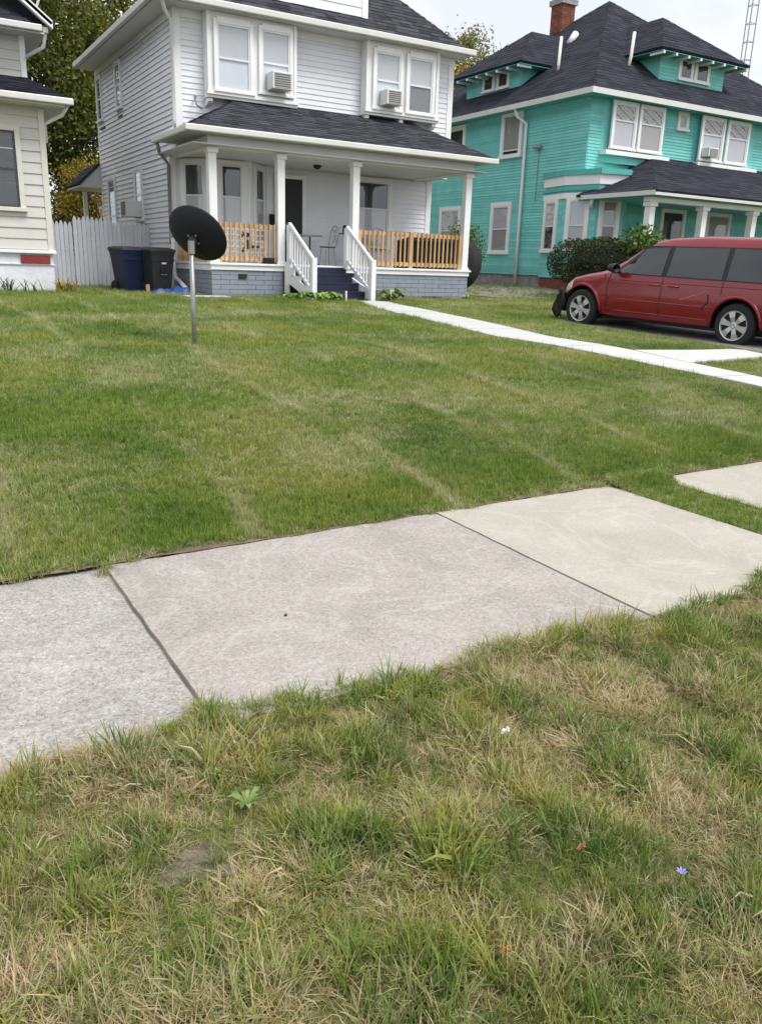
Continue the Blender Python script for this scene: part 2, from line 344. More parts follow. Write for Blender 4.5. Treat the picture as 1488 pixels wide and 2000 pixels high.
# ---------------------------------------------------------------- sidewalk slabs
fy = lambda x: 3.47 + 0.034 * (x - 0.67)          # far edge
ny_ = lambda x: 2.02 - 0.012 * (x - 0.67)         # near edge
sw_root = bpy.data.objects.new('sidewalk', None); COL.objects.link(sw_root); sw_root.location = (1.5, 2.75, 0); ORG['sidewalk'] = Vector((1.5, 2.75, 0))
structure(sw_root)
def slab(x0, x1, m, z=0.012, tilt=0.0, y0s=0.0):
    mb = MB(); nx, ny = 14, 12; th = 0.10
    def P(i, j):
        a = i / nx; c = j / ny; x = x0 + (x1 - x0) * a; y = ny_(x) + y0s + (fy(x) - ny_(x) - y0s) * c
        # worn, slightly wavy edges
        ex = 0.002 * math.sin(y * 23 + x0 * 7) * (1 if i in (0, nx) else 0); ey = 0.010 * math.sin(x * 17 + x0) * (1 if j in (0, ny) else 0)
        edge = 0.007 if (i in (0, nx) or j in (0, ny)) else 0
        return (x + ex, y + ey, z + tilt * (a - .5) - edge + 0.002 * math.sin(x * 2.1) * math.cos(y * 2.7))
    for j in range(ny + 1):
        for i in range(nx + 1): mb.v.append(P(i, j))
    for j in range(ny):
        for i in range(nx):
            a = j * (nx + 1) + i; mb.f.append((a, a + 1, a + nx + 2, a + nx + 1)); mb.t.append(0.5)
    rim = [i for i in range(nx + 1)] + [j * (nx + 1) + nx for j in range(1, ny + 1)] + [ny * (nx + 1) + i for i in range(nx - 1, -1, -1)] + [j * (nx + 1) for j in range(ny - 1, 0, -1)]
    b0 = len(mb.v)
    for k in rim: q = mb.v[k]; mb.v.append((q[0], q[1], q[2] - th))
    for k in range(len(rim)):
        k2 = (k + 1) % len(rim); mb.f.append((rim[k], b0 + k, b0 + k2, rim[k2])); mb.t.append(0.5)
    return build('slab', mb, m, sw_root, smooth=False)
slab(-3.0, -1.12, conc_old, 0.006); slab(-1.105, 0.672, conc_old, 0.006, -0.006)
slab(0.683, 2.447, conc_mid, 0.016); slab(2.459, 3.80, conc_tan, 0.018)
slab(4.27, 5.95, conc_tan, 0.014); slab(5.965, 7.7, conc_tan, 0.012)
# dirt packed into the joints
mb = MB(); mb.box(-3.2, 7.9, 1.98, 3.75, -0.05, -0.006)
o = build('joint_soil', mb, dirt_mat, sw_root)

mb = MB(); ne = 160
for i in range(ne + 1):
    x = -3 + 11 * i / ne; q = sum(math.sin(x * f_ + p_) for f_, p_ in ((5.3, 0), (11.7, 1), (23, 2))) / 3
    mb.v += [(x, fy(x) - .006 - .014 * q, .013), (x, fy(x) + .03, .012), (x, fy(x) + .12, tzf(x, fy(x) + .12) + .001)]
for i in range(ne):
    if -3 + 11 * i / ne > 3.72 and -3 + 11 * i / ne < 4.3: continue
    for j in range(2): a = 3 * i + j; mb.f.append((a, a + 3, a + 4, a + 1)); mb.t.append(.5)
structure(build('edge_soil', mb, mat('edge_dirt', (.10, .07, .045), 1.0, .4, 14, .9, 50, color2=(.16, .12, .075)), None, smooth=True))

# ---------------------------------------------------------------- front walk, driveway
def ribbon(name, left, right, m, zoff=0.03, parent=None, th=0.08):
    mb = MB(); n = len(left)
    for a, c in zip(left, right):
        for q in (a, c): mb.v.append((q[0], q[1], tzf(*q) + zoff))
    for a, c in zip(left, right):
        for q in (a, c): mb.v.append((q[0], q[1], tzf(*q) + zoff - th))
    for i in range(n - 1):
        a = 2 * i; B0 = 2 * n
        for f in ((a, a + 2, a + 3, a + 1), (a, B0 + a, B0 + a + 2, a + 2), (a + 1, a + 3, B0 + a + 3, B0 + a + 1)): mb.f.append(f); mb.t.append(.5)
    for a in (0, 2 * n - 2): mb.f.append((a, a + 1, 2 * n + a + 1, 2 * n + a)); mb.t.append(.5)
    return build(name, mb, m, parent)
def dense(pts, n):
    pts = np.array(pts, float); d = np.r_[0, np.cumsum(np.linalg.norm(np.diff(pts, axis=0), axis=1))]
    t = np.linspace(0, d[-1], n); return list(zip(np.interp(t, d, pts[:, 0]), np.interp(t, d, pts[:, 1])))
walk_root = bpy.data.objects.new('front_walk', None); COL.objects.link(walk_root); walk_root.location = (8, 9, 0.4); ORG['front_walk'] = Vector((8, 9, 0.4)); structure(walk_root)
WL = [(8.75, 16.0), (8.05, 13.88), (7.45, 11.0), (7.10, 9.0), (7.28, 7.4), (7.43, 6.3), (7.68, 5.3), (7.95, 3.72)]
WR = [(9.45, 16.0), (9.10, 14.4), (8.55, 11.6), (7.90, 8.7), (8.03, 7.4), (8.05, 6.5), (8.16, 5.6), (8.55, 3.72)]
_l, _r = dense(WL, 121), dense(WR, 121)
for k in range(0, 120, 10):
    e_ = k + 10; lerp = lambda p, q, t: (p[0] + (q[0] - p[0]) * t, p[1] + (q[1] - p[1]) * t)
    ll, rr = list(_l[k:e_ + 1]), list(_r[k:e_ + 1]); ll[-1] = lerp(ll[-2], ll[-1], .86); rr[-1] = lerp(rr[-2], rr[-1], .86)
    ribbon('walk_slab', ll, rr, conc_new, 0.035 + random.uniform(-.003, .003), walk_root)
ribbon('walk_slab', dense([(8.02, 7.38), (9.0, 7.24), (9.95, 7.22)], 8), dense([(8.02, 6.50), (9.0, 6.62), (9.95, 6.70)], 8), conc_new, 0.039, walk_root)
dr = grid_mesh('driveway', np.linspace(10.95, 14.3, 16), np.linspace(3.75, 12.5, 60), drive_mat, 0.016); structure(dr)
dp = grid_mesh('dirt_path', np.linspace(13.4, 18.1, 16), np.linspace(16.6, 27, 40), dirt_mat, 0.012,
               keep=lambda x, y: math.sin(x * 2.7 + y) * .4 + math.sin(y * 1.9) * .3 + (x - 13.4) > 0.35); structure(dp)

# ---------------------------------------------------------------- building helpers
def siding(parent, F, u0, u1, z0, z1, ex, m, single=True, lip=0.02, clip=None):
    z = z0; joined = MB(); cache = {}
    while z < z1 - 0.01:
        zt = min(z + ex, z1); a, c = (u0, u1) if clip is None else clip(z)
        if c - a > 0.05:
            mb = MB() if single else joined
            l2 = lip * random.uniform(.9, 1.1)
            mb.add([F(a, 0, z), F(c, 0, z), F(c, l2, z), F(a, l2, z), F(a, 0, zt), F(c, 0, zt), F(c, .004, zt), F(a, .004, zt)],
                   [(0, 1, 2, 3), (4, 7, 6, 5), (2, 6, 7, 3), (0, 4, 5, 1), (1, 5, 6, 2), (3, 7, 4, 0)], random.random())
            if single: build('siding_board', mb, m, parent, tint=True)
        z += ex
    if not single:
        o = build('siding', joined, m, parent, tint=True); stuff(o)
def window(parent, F, u0, u1, z0, z1, trim=0.10, up=None, low=None, rail=0.5, casing=None, sash=None, dep=0.07, sill=True, head=0.0, muntin=None, one=False, n0=0.0):
    casing = casing or white_tr; sash = sash or sash_mat; up = up or blind_w; low = low or up
    mb = MB(); t = trim; d = dep
    mb.fbox(F, u0 - t, u0, n0, n0 + d, z0 - t * .3, z1 + t); mb.fbox(F, u1, u1 + t, n0, n0 + d, z0 - t * .3, z1 + t)
    mb.fbox(F, u0, u1, n0, n0 + d - .004, z1, z1 + t + head)
    mb.fbox(F, u0 - t * 1.25, u1 + t * 1.25, n0, n0 + d + (.035 if sill else .003), z0 - t * .75, z0)
    wn = build('window', mb, casing, parent, bevel=0.006)
    zr = z0 + (z1 - z0) * rail; s = 0.04; mb = MB()
    for a0, a1, b0, b1 in ((u0, u0 + s, z0, z1), (u1 - s, u1, z0, z1), (u0 + s, u1 - s, z0, z0 + s), (u0 + s, u1 - s, z1 - s, z1)):
        mb.fbox(F, a0, a1, n0 + .022, n0 + .052, b0, b1)
    if not one: mb.fbox(F, u0 + s, u1 - s, n0 + .022, n0 + .057, zr - s / 2, zr + s / 2)
    build('sash', mb, sash, wn)
    spans = ((z0 + s, z1 - s, low),) if one else ((z0 + s, zr - s / 2, low), (zr + s / 2, z1 - s, up))
    for a, c, mt in spans:
        build('blind_or_dark_panel', MB().fbox(F, u0 + s, u1 - s, n0 + .022, n0 + .026, a, c), mt, wn)  # real blinds, plus flat panels painted with dark interior and reflection
        build('pane', MB().fbox(F, u0 + s, u1 - s, n0 + .036, n0 + .040, a, c), glass, wn)
    if muntin:
        mb = MB(); a, c = (zr, z1) ; w_ = u1 - u0
        if muntin == 'diamond':
            mid = (u0 + u1) / 2; mz = (a + c) / 2
            for p, q in (((u0, a), (u1, c)), ((u0, c), (u1, a)), ((mid, a), (u1, mz)), ((u1, mz), (mid, c)), ((mid, c), (u0, mz)), ((u0, mz), (mid, a))):
                mb.beam(F(p[0], n0 + .046, p[1]), F(q[0], n0 + .046, q[1]), .018, .012)
        build('muntin', mb, sash, wn)
    return wn
def shingles(name, A, B, Cc, D, m, parent, ex=0.145, tabw=0.30, lift=0.016, solid=0.06):
    """roof plane: eave A->B, top D<-C; slab under it plus real overlapping tabs"""
    A, B, Cc, D = map(Vector, (A, B, Cc, D)); nrm = (B - A).cross(D - A).normalized()
    if nrm.length < .5: nrm = (B - A).cross(Cc - A).normalized()
    if nrm.z < 0: nrm = -nrm
    h = max(((D - A) - (B - A).normalized() * (D - A).dot((B - A).normalized())).length, 1e-3)
    mb = MB(); k = max(1, int(h / ex)); rowu = (B - A).normalized()
    for i in range(k):
        v0, v1 = i / k, min(1.0, (i + 1.25) / k)
        l0, r0, l1, r1 = A + (D - A) * v0, B + (Cc - B) * v0, A + (D - A) * v1, B + (Cc - B) * v1
        wd = (r0 - l0).dot(rowu)
        if wd < 0.03: continue
        x = -tabw * random.random()
        while x < wd:
            tw = tabw * random.uniform(.75, 1.25); a, c = max(0, x), min(wd, x + tw - .006)
            if c - a > 0.01:
                j = random.uniform(-.012, .012) if i else 0
                down = ((l0 - l1) - rowu * (l0 - l1).dot(rowu)).normalized()
                p0 = l0 + rowu * a + down * j; p1 = l0 + rowu * c + down * j
                wl = (l1 - l0).dot(rowu); wr = wd - (r0 - r1).dot(rowu)
                q0 = l1 + rowu * (max(a, wl) - wl); q1 = l1 + rowu * (max(min(c, wr), max(a, wl)) - wl)
                lf = lift * random.uniform(.7, 1.3)
                mb.add([p0 + nrm * lf, p1 + nrm * lf, q1 + nrm * .003, q0 + nrm * .003, p0, p1], [(0, 1, 2, 3), (4, 5, 1, 0)], random.random())
            x += tw
    base = MB(); base.prism([A, B, Cc, D] if (Cc - D).length > .01 else [A, B, Cc], -nrm * solid)
    rf = build(name, base, m, parent, tint=True)
    stuff(build('shingles', mb, m, rf, tint=True)); return rf

def ac_unit(F, u0, u1, z0, z1, n0, n1, label, z_t=None):
    t = thing('air_conditioner', F((u0 + u1) / 2, (n0 + n1) / 2, z0), label, 'air conditioner', 'window air conditioners')
    build('case', MB().fbox(F, u0, u1, n0, n1, z0, z1), white_pl, t, bevel=0.012)
    mb = MB(); k = 7
    for i in range(k):
        z = z0 + .04 + (z1 - z0 - .08) * i / (k - 1)
        mb.fbox(F, u0 + .05, u1 - .05, n1 + .002, n1 + .012, z - .010, z + .010)
    g = build('grille', mb, ac_grille, t)
    build('coil', MB().fbox(F, u0 + .045, u1 - .045, n1 + .0005, n1 + .004, z0 + .03, z1 - .03), mat('coil', (.16, .16, .165), .7), t)
    return t

# ---------------------------------------------------------------- white house
WXL, WXR, WYU, WYL, WYB = 6.0, 13.28, 19.4, 20.0, 27.0
wh = thing('white_house', (9.6, 20, 0.5), 'white clapboard two-storey house with grey shingled front porch and wood rails', 'house')
EZ = 6.42                                       # soffit
FZ = 1.245                                      # porch floor
mb = MB(); mb.box(WXL, WXR, WYU, WYB, 3.55, EZ); build('wall', mb, white_sid, wh)
mb = MB(); mb.box(WXL, 13.15, WYL, WYB, 0.3, 3.55); build('wall', mb, white_sid, wh)
Ff = frame((WXL, WYU), (1, 0)); Fl = frame((WXL, WYB), (0, -1)); Fp = frame((WXL, WYL), (1, 0))
siding(wh, Ff, 0.12, 7.16, 3.95, EZ, 0.118, white_sid)
siding(wh, Fl, 0.08, 7.53, 3.56, EZ, 0.118, white_sid, lip=.032); siding(wh, Fl, 0.08, 6.95, 0.95, 3.56, 0.118, white_sid, lip=.032)
siding(wh, Fp, 2.35, 7.02, FZ, 3.5, 0.118, white_sid)
def corner(name, mbx): return build(name, mbx, white_tr, wh)
corner('corner_board', MB().box(WXL - .03, WXL + .13, WYU - .03, WYU - .0005, 3.9, EZ)); corner('corner_board', MB().box(WXL - .032, WXL - .0005, WYU, WYU + .1, 3.9, EZ))
corner('corner_board', MB().box(WXR - .13, WXR + .03, WYU - .03, WYU - .0005, 3.9, EZ)); corner('corner_board', MB().box(WXL - .03, WXL - .0005, WYB - .1, WYB + .02, .95, EZ))
corner('corner_board', MB().box(WXL - .032, WXL + .1, WYL - .03, WYL - .0005, .55, 3.5)); corner('corner_board', MB().box(WXL - .03, WXL - .0005, WYL, WYL + .1, .95, 3.5))
corner('corner_board', MB().box(13.02, 13.18, WYL - .03, WYL - .0005, FZ, 3.5)); 
build('foundation', MB().box(WXL - .02, 13.17, WYL + .01, WYB + .02, 0.3, .95), white_fnd, wh)
# frieze under eaves
corner('frieze_board', MB().box(WXL + .13, WXR - .13, WYU - .036, WYU - .02, EZ - .16, EZ)); corner('frieze_board', MB().box(WXL - .04, WXL - .026, WYU + .1, WYB - .1, EZ - .16, EZ))
# main roof: hipped
ex0, ex1, ey0, ey1, RZ, PT = 5.48, 13.48, 18.88, 27.1, 6.50, 0.92
hw = (ex1 - ex0) / 2; cx = (ex0 + ex1) / 2; rz_ = RZ + hw * PT
build('soffit', MB().box(ex0 + .02, ex1 - .02, ey0 + .02, ey1 - .02, EZ, EZ + .02), soffit_mat, wh)
mb = MB(); mb.box(ex0 - .09, ex1 + .09, ey0 - .10, ey0 + .01, EZ + .005, EZ + .14); build('gutter', mb, gutter_mat, wh, bevel=.02)
mb = MB(); mb.box(ex0 - .09, ex0 + .01, ey0 + .01, ey1, EZ + .005, EZ + .14); build('gutter', mb, gutter_mat, wh, bevel=.02)
shingles('roof', (ex0, ey0, RZ), (ex1, ey0, RZ), (cx, ey0 + hw, rz_), (cx, ey0 + hw, rz_), shing_w, wh)
shingles('roof', (ex0, ey1, RZ), (ex0, ey0, RZ), (cx, ey0 + hw, rz_), (cx, ey1 - .5, rz_), shing_w, wh)
shingles('roof', (ex1, ey0, RZ), (ex1, ey1, RZ), (cx, ey1 - .5, rz_), (cx, ey0 + hw, rz_), shing_w, wh)
# dormer
dx0, dx1, dy0, dz0, dz1 = 7.25, 10.68, 19.35, 6.88, 8.5
dm = build('dormer', MB().box(dx0, dx1, dy0, 23.2, dz0 + .05, dz1 + .35), white_sid, wh)
Fd = frame((dx0, dy0), (1, 0)); mbj = MB(); z = dz0 + .05
while z < dz1:
    mbj.add([Fd(.1, 0, z), Fd(3.3, 0, z), Fd(3.3, .02, z), Fd(.1, .02, z), Fd(3.3, .004, z + .2), Fd(.1, .004, z + .2)], [(0, 1, 2, 3), (3, 2, 4, 5)]); z += .2
build('dormer_siding', mbj, white_sid, dm)
build('corner_board', MB().box(dx1 - .13, dx1 + .03, dy0 - .03, dy0 - .001, dz0 + .02, dz1 + .3), white_tr, dm)
build('corner_board', MB().box(dx0 - .03, dx0 + .13, dy0 - .03, dy0 - .001, dz0 + .02, dz1 + .3), white_tr, dm)
shingles('roof', (dx0 - .4, dy0 - .4, 8.75), (dx1 + .4, dy0 - .4, 8.75), (dx1 - .9, 21.6, 9.9), (dx0 + .9, 21.6, 9.9), shing_w, wh)

# window bays on the upper floor, one with windows either side
def upper_bay(x0, x1, z0, z1, wins):
    y0 = 19.10; Fb = frame((x0, y0), (1, 0)); W = x1 - x0
    by = build('window_bay', MB().box(x0, x1, y0, WYU - .024, z0, z1), white_tr, wh, bevel=.008)
    mb = MB(); mb.box(x0 - .04, x1 + .04, y0 - .075, y0 - .0015, z0 - .002, z0 + .075); mb.box(x0 - .02, x1 + .02, y0 - .03, WYU - .03, z0 - .06, z0 - .003)
    build('bay_sill', mb, white_tr, by, bevel=.006)
    for bx in (x0 + .06, (x0 + x1) / 2, x1 - .06):
        mb = MB(); mb.prism([(bx - .05, WYU - .03, z0 - .064), (bx - .05, y0 + .02, z0 - .064), (bx - .05, y0 + .02, z0 - .13), (bx - .05, y0 + .12, z0 - .19), (bx - .05, WYU - .03, z0 - .22)], (.1, 0, 0))
        build('bracket', mb, white_tr, by)
    build('bay_casing', MB().box(x0 - .005, x0 + .07, y0 - .028, y0 - .001, z0 + .08, z1), white_tr, by)
    build('bay_casing', MB().box(x1 - .07, x1 + .005, y0 - .028, y0 - .001, z0 + .08, z1), white_tr, by)
    for (a, c, b0, b1, up, low, rl) in wins:
        window(wh, Fb, a - x0, c - x0, b0, b1, 0.075, up, low, rl, head=.05)
    return Fb
upper_bay(6.63, 8.74, 4.78, 6.42, [(6.84, 7.60, 4.90, 6.20, blind_g, blind_w, .48), (7.88, 8.56, 4.96, 6.22, blind_g, blind_w, .48)])
upper_bay(10.58, 12.66, 4.86, 6.42, [(10.82, 11.50, 4.98, 6.20, blind_g, blind_w, .5), (11.76, 12.45, 4.98, 6.20, blind_g, mat('dim_reflection_paint', (.20, .20, .205), .8), .50)])
# right bay's last lower pane: its dark reflection is painted as a grey panel
Fb1 = frame((6.63, 19.10), (1, 0))
ac_unit(Fb1, 1.36, 1.84, 5.005, 5.36, 0.045, 0.40, 'white window air conditioner in left upper bay of white house')
Fb2 = frame((10.58, 19.10), (1, 0))
ac_unit(Fb2, 0.37, 0.80, 5.025, 5.36, 0.045, 0.40, 'white window air conditioner in right upper bay of white house')
# left wall windows
def ul(y): return WYB - y
window(wh, Fl, ul(26.79), ul(26.30), 5.05, 6.15, .07, unlit_backing, unlit_backing, .5)
window(wh, Fl, ul(24.55), ul(24.05), 5.10, 6.15, .08, unlit_backing, unlit_backing, .5)
window(wh, Fl, ul(26.05), ul(25.30), 1.6, 3.40, .08, unlit_backing, unlit_backing, .45)
window(wh, Fl, ul(23.05), ul(22.45), 2.25, 3.42, .09, unlit_backing, blind_g, .5)
ac_unit(Fl, ul(23.0), ul(22.5), 2.29, 2.68, 0.045, 0.46, 'white window air conditioner low on side wall above fence')
build('wall_vent', MB().box(WXL - .05, WXL - .025, 24.05, 24.45, 4.86, 4.90), trim_blk, wh); build('wall_vent', MB().box(WXL - .05, WXL - .025, 26.1, 26.6, 4.80, 4.85), trim_blk, wh)
# porch: foundation of painted block courses
px0, px1, py0 = 6.02, 12.70, 17.42
GZ = tzf(9, 17.5)
build('porch_foundation', MB().box(px0 + .02, 7.66, py0 + .02, WYL - .005, .25, 1.10), grey_mortar, wh)
build('porch_foundation', MB().box(9.45, px1 - .02, py0 + .02, WYL - .006, .25, 1.10), grey_mortar, wh)
blk = {}
def block_row(x0, x1, y, z, hh, ln, off, along='x'):
    a = x0 - off
    while a < x1 - .01:
        p, q = max(a, x0), min(a + ln - .008, x1)
        if q - p > .03:
            key = (round(q - p, 2), along)
            if key not in blk:
                L2 = (q - p) / 2; m_ = MB()
                if along == 'x': m_.prism([(-L2, 0, 0), (L2, 0, 0), (L2, 0, hh - .008), (-L2, 0, hh - .008)], (0, .06, 0))
                else: m_.prism([(0, -L2, 0), (0, L2, 0), (0, L2, hh - .008), (0, -L2, hh - .008)], (.06, 0, 0))
                blk[key] = mesh_of(m_, grey_blk, 'block')
            j = random.uniform(-.003, .003)
            piece('block', blk[key], ((p + q) / 2, y + j, z) if along == 'x' else (y + j, (p + q) / 2, z), wh)
        a += ln
for i in range(7):
    z = .40 + i * .1
    block_row(px0, 7.66, py0, z, .1, .40, .2 * (i % 2)); block_row(9.45, px1, py0, z, .1, .40, .2 * (i % 2))
    block_row(py0 + .065, WYL - .02, px0, z, .1, .40, .2 * (i % 2), 'y')
build('foundation_vent', MB().box(6.62, 6.80, py0 - .03, py0 - .002, .93, 1.02), trim_blk, wh)
build('foundation_vent', MB().box(11.35, 11.95, py0 - .04, py0 - .004, .50, .60), trim_blk, wh)
build('porch_floor', MB().box(px0 - .05, px1 + .06, py0 - .06, WYL - .002, FZ - .05, FZ), white_tr, wh, bevel=.01)
build('porch_skirt', MB().box(px0 - .02, px1 + .02, py0 - .03, py0 + .0, 1.10, FZ - .052), white_tr, wh)
build('porch_skirt', MB().box(px0 - .03, px0 - .001, py0 + .002, WYL - .01, 1.08, FZ - .052), white_tr, wh)
# porch columns
for cx_ in (6.10, 7.63, 9.47, 12.60):
    mb = MB(); mb.box(cx_ - .085, cx_ + .085, 17.42, 17.59, FZ, 3.50); c = build('porch_column', mb, white_tr, wh, bevel=.008)
    build('column_cap', MB().box(cx_ - .115, cx_ + .115, 17.385, 17.385 + .24, 3.40, 3.499), white_tr, c); build('column_base', MB().box(cx_ - .105, cx_ + .105, 17.395, 17.395 + .22, FZ + .002, FZ + .06), white_tr, c)
# porch ceiling, beam, soffit, gutter, roof
build('porch_ceiling', MB().box(px0 - .4, 12.95, 17.2, WYL - .003, 3.525, 3.54), soffit_mat, wh)
mb = MB(); mb.box(6.0, 12.70, 17.41, 17.60, 3.50, 3.72); mb.box(6.0, 6.18, 17.60, WYL - .035, 3.50, 3.72); mb.box(12.52, 12.70, 17.60, WYL - .035, 3.50, 3.72)
build('porch_beam', mb, white_tr, wh, bevel=.01)
PE = 3.72
build('porch_soffit', MB().box(5.56, 13.02, 17.08, 19.37, PE, PE + .02), soffit_mat, wh)
build('gutter', MB().box(5.42, 13.13, 16.99, 17.09, PE - .005, PE + .115), gutter_mat, wh, bevel=.02)
build('gutter', MB().box(5.44, 5.54, 17.09, 19.55, PE - .005, PE + .115), gutter_mat, wh, bevel=.02)
TZp = 4.80
shingles('porch_roof', (5.52, 17.05, 3.83), (13.05, 17.05, 3.83), (12.05, 19.37, TZp), (7.43, 19.37, TZp), shing_w, wh)
shingles('porch_roof', (5.52, 19.37, 3.83), (5.52, 17.05, 3.83), (7.43, 19.37, TZp), (7.43, 19.37, TZp), shing_w, wh)
shingles('porch_roof', (13.05, 17.05, 3.83), (13.05, 19.37, 3.83), (12.05, 19.37, TZp), (12.05, 19.37, TZp), shing_w, wh)
# angled bay on the porch wall with three windows
bp_ = [(6.15, 20.0), (6.75, 19.4), (7.70, 19.4), (8.30, 20.0)]
mb = MB(); mb.prism([(x, y, FZ + .001) for x, y in bp_], (0, 0, 3.54 - FZ)); bay = build('porch_bay', mb, white_tr, wh)
for i in range(3):
    a, c = bp_[i], bp_[i + 1]; Fx = frame(a, (c[0] - a[0], c[1] - a[1])); ln = math.dist(a, c)
    k0, k1 = ((.19, .68), (.22, .73), (.26, .72))[i]
    window(wh, Fx, k0, k1, 1.75, 3.40, .10, unlit_backing, blind_g, .58, dep=.05)
    mb = MB(); mb.fbox(Fx, .02, ln - .02, .002, .02, FZ + .05, 1.55); build('bay_panel', mb, white_tr, bay)
# door
window_door = build('door_frame', MB().box(8.55, 8.66, WYL - .08, WYL - .021, FZ + .001, 3.36).box(9.30, 9.41, WYL - .08, WYL - .021, FZ + .001, 3.36).box(8.66, 9.30, WYL - .079, WYL - .021, 3.27, 3.36), white_tr, wh)
d = build('door', MB().box(8.662, 9.298, WYL - .05, WYL - .022, FZ + .02, 3.268), mat('storm_door', (.010, .010, .012), .55, .1), wh)
build('door_handle', MB().box(8.70, 8.73, WYL - .085, WYL - .051, 2.2, 2.36), alloy, d)
window(wh, Fp, 10.86 - WXL, 11.82 - WXL, 1.75, 3.38, .10, unlit_backing, blind_g, .59)
build('mailbox', MB().box(8.42, 8.53, WYL - .16, WYL - .022, 2.16, 2.42), black_mat, wh, bevel=.01)
build('porch_light', MB().lathe([(.0, 0), (.09, .0), (.10, -.06), (.05, -.11), (0, -.12)], (9.2, 18.9, 3.548), (0, 0, 1), 12), trim_blk, wh)
# downspouts
build('downspout', MB().tube([(5.62, 18.93, 6.45), (5.75, 19.15, 6.28), (WXL - .07, 19.33, 6.15), (WXL - .07, 19.36, 4.2), (WXL - .08, 19.40, 4.05), (5.62, 19.5, 3.84)], .045, 8), white_tr, wh, smooth=True)
build('downspout', MB().tube([(5.55, 19.45, 3.74), (5.62, 19.55, 3.55), (WXL - .08, 19.9, 3.35), (WXL - .08, 19.92, 1.7), (WXL - .08, 19.90, 1.62)], .04, 8), galv, wh, smooth=True)
build('downspout', MB().tube([(5.93, 19.80, 1.75), (5.93, 19.78, .98), (5.91, 19.62, .86), (5.82, 18.45, .62)], .05, 8), white_tr, wh, smooth=True)
build('cable_hook', MB().tube([(6.45, 19.38, 4.75), (6.35, 19.2, 4.72), (6.40, 19.22, 4.55), (6.55, 19.3, 4.5)], .02, 6), grey_iron, wh)
# wood railings: each baluster is its own piece
def railing(p0, p1, n, out, post_at=()):
    p0 = Vector((p0[0], p0[1], 0)); p1 = Vector((p1[0], p1[1], 0)); d_ = (p1 - p0); ln = d_.length; Fr = frame(p0, d_)
    mb = MB(); mb.fbox(Fr, 0, ln, -.02, .02, FZ + .72, FZ + .81, .4); mb.fbox(Fr, 0, ln, -.02, .02, FZ + .05, FZ + .14, .6)
    for pa in post_at: mb.fbox(Fr, pa - .045, pa + .045, -.045, .0605, FZ + .001, FZ + .83, .6)
    rl = build('porch_railing', mb, wood, wh, tint=True)
    bm_ = MB(); bm_.box(-.018, .018, -.018, .018, 0, .80)
    for i in range(n):
        uu = ln * (i + .5) / n
        if any(abs(uu - pa) < .075 for pa in post_at): continue
        m_ = MB(); m_.fbox(Fr, uu - .016, uu + .016, .0215, .058, FZ + .03 + random.uniform(-.006, .006), FZ + .825 + random.uniform(-.006, .006), random.random())
        build('baluster', m_, wood, rl, tint=True)
railing((6.20, 17.52), (7.54, 17.52), 12, 1); railing((9.56, 17.52), (12.51, 17.52), 24, 1, (1.47, .04, 2.91)); railing((6.10, 19.9), (6.10, 17.62), 16, 1)
# steps and their white railings
sx0, sx1 = 7.80, 9.22
for i in range(4):
    zt = FZ - .175 * (i + 1) + .0; y1 = py0 - .06 - .30 * i
    if i < 3 or True:
        tr = build('step', MB().box(sx0, sx1, y1 - .31, y1 + .02, zt - .035, zt), navy, wh)
        build('riser', MB().box(sx0 + .01, sx1 - .01, y1 - .0, y1 + .015, zt + .001, zt + .14), navy, tr)
    m_ = MB(); m_.box(sx0 - .05, sx0 - .002, y1 - .30, y1 + .02, zt - .05, zt + .12); build('stringer_step', m_, white_tr, tr)
for x_ in (sx0 - .03, sx1 + .03): build('stair_stringer', MB().beam((x_, py0 - .06, FZ - .28), (x_, 16.1, .60), .045, .2), white_tr, wh)
build('stair_lattice_post', MB().box(7.67, 7.76, 17.28, 17.37, .35, 1.19), white_tr, wh)
for x_ in (sx0 - .02, sx1 - .02):
    m_ = MB(); m_.box(x_ - .055, x_ + .055, 16.05, 16.16, .35, 1.40); rl = build('stair_railing', m_, white_rail, wh, bevel=.006)
    build('newel_post', MB().box(x_ - .05, x_ + .05, 17.28, 17.38, FZ - .06, FZ + .83), white_rail, rl)
    build('handrail', MB().beam((x_, 17.33, FZ + .85), (x_, 16.16, 1.38), .06, .07), white_rail, rl)
    build('bottom_rail', MB().beam((x_, 17.28, FZ + .12), (x_, 16.16, .72), .05, .06), white_rail, rl)
    for k in range(8):
        t = (k + .7) / 8.4; yb = 17.28 - 1.12 * t
        build('baluster', MB().box(x_ - .017, x_ + .017, yb - .017, yb + .017, FZ + .12 - .63 * t, FZ + .83 - .68 * t), white_rail, rl)

# ---------------------------------------------------------------- porch furniture
def bistro_chair(x, y, rz, label):
    t = thing('patio_chair', (x, y, FZ), label, 'chair', 'metal bistro chairs on the porch'); t.rotation_euler = (0, 0, rz)
    ORG[t.name] = Vector((0, 0, 0))
    build('seat', MB().lathe([(0, .45), (.19, .45), (.20, .44), (.19, .425), (0, .425)], (0, 0, 0), (0, 0, 1), 18), iron, t)
    for a in (45, 135, 225, 315):
        ca, sa = math.cos(math.radians(a)), math.sin(math.radians(a)); build('leg', MB().tube([(ca * .15, sa * .15, .43), (ca * .22, sa * .22, 0)], .010, 6), grey_iron, t)
    mb = MB(); mb.tube([(-.18, .14, .44), (-.19, .2, .75), (-.13, .22, .9), (0, .225, .95), (.13, .22, .9), (.19, .2, .75), (.18, .14, .44)], .011, 6)
    mb.tube([(-.1, .2, .55), (.05, .21, .7), (-.05, .21, .8), (.1, .21, .86)], .008, 6); mb.tube([(.1, .2, .55), (-.05, .21, .7), (.05, .21, .8), (-.1, .21, .86)], .008, 6)
    build('backrest', mb, grey_iron, t)
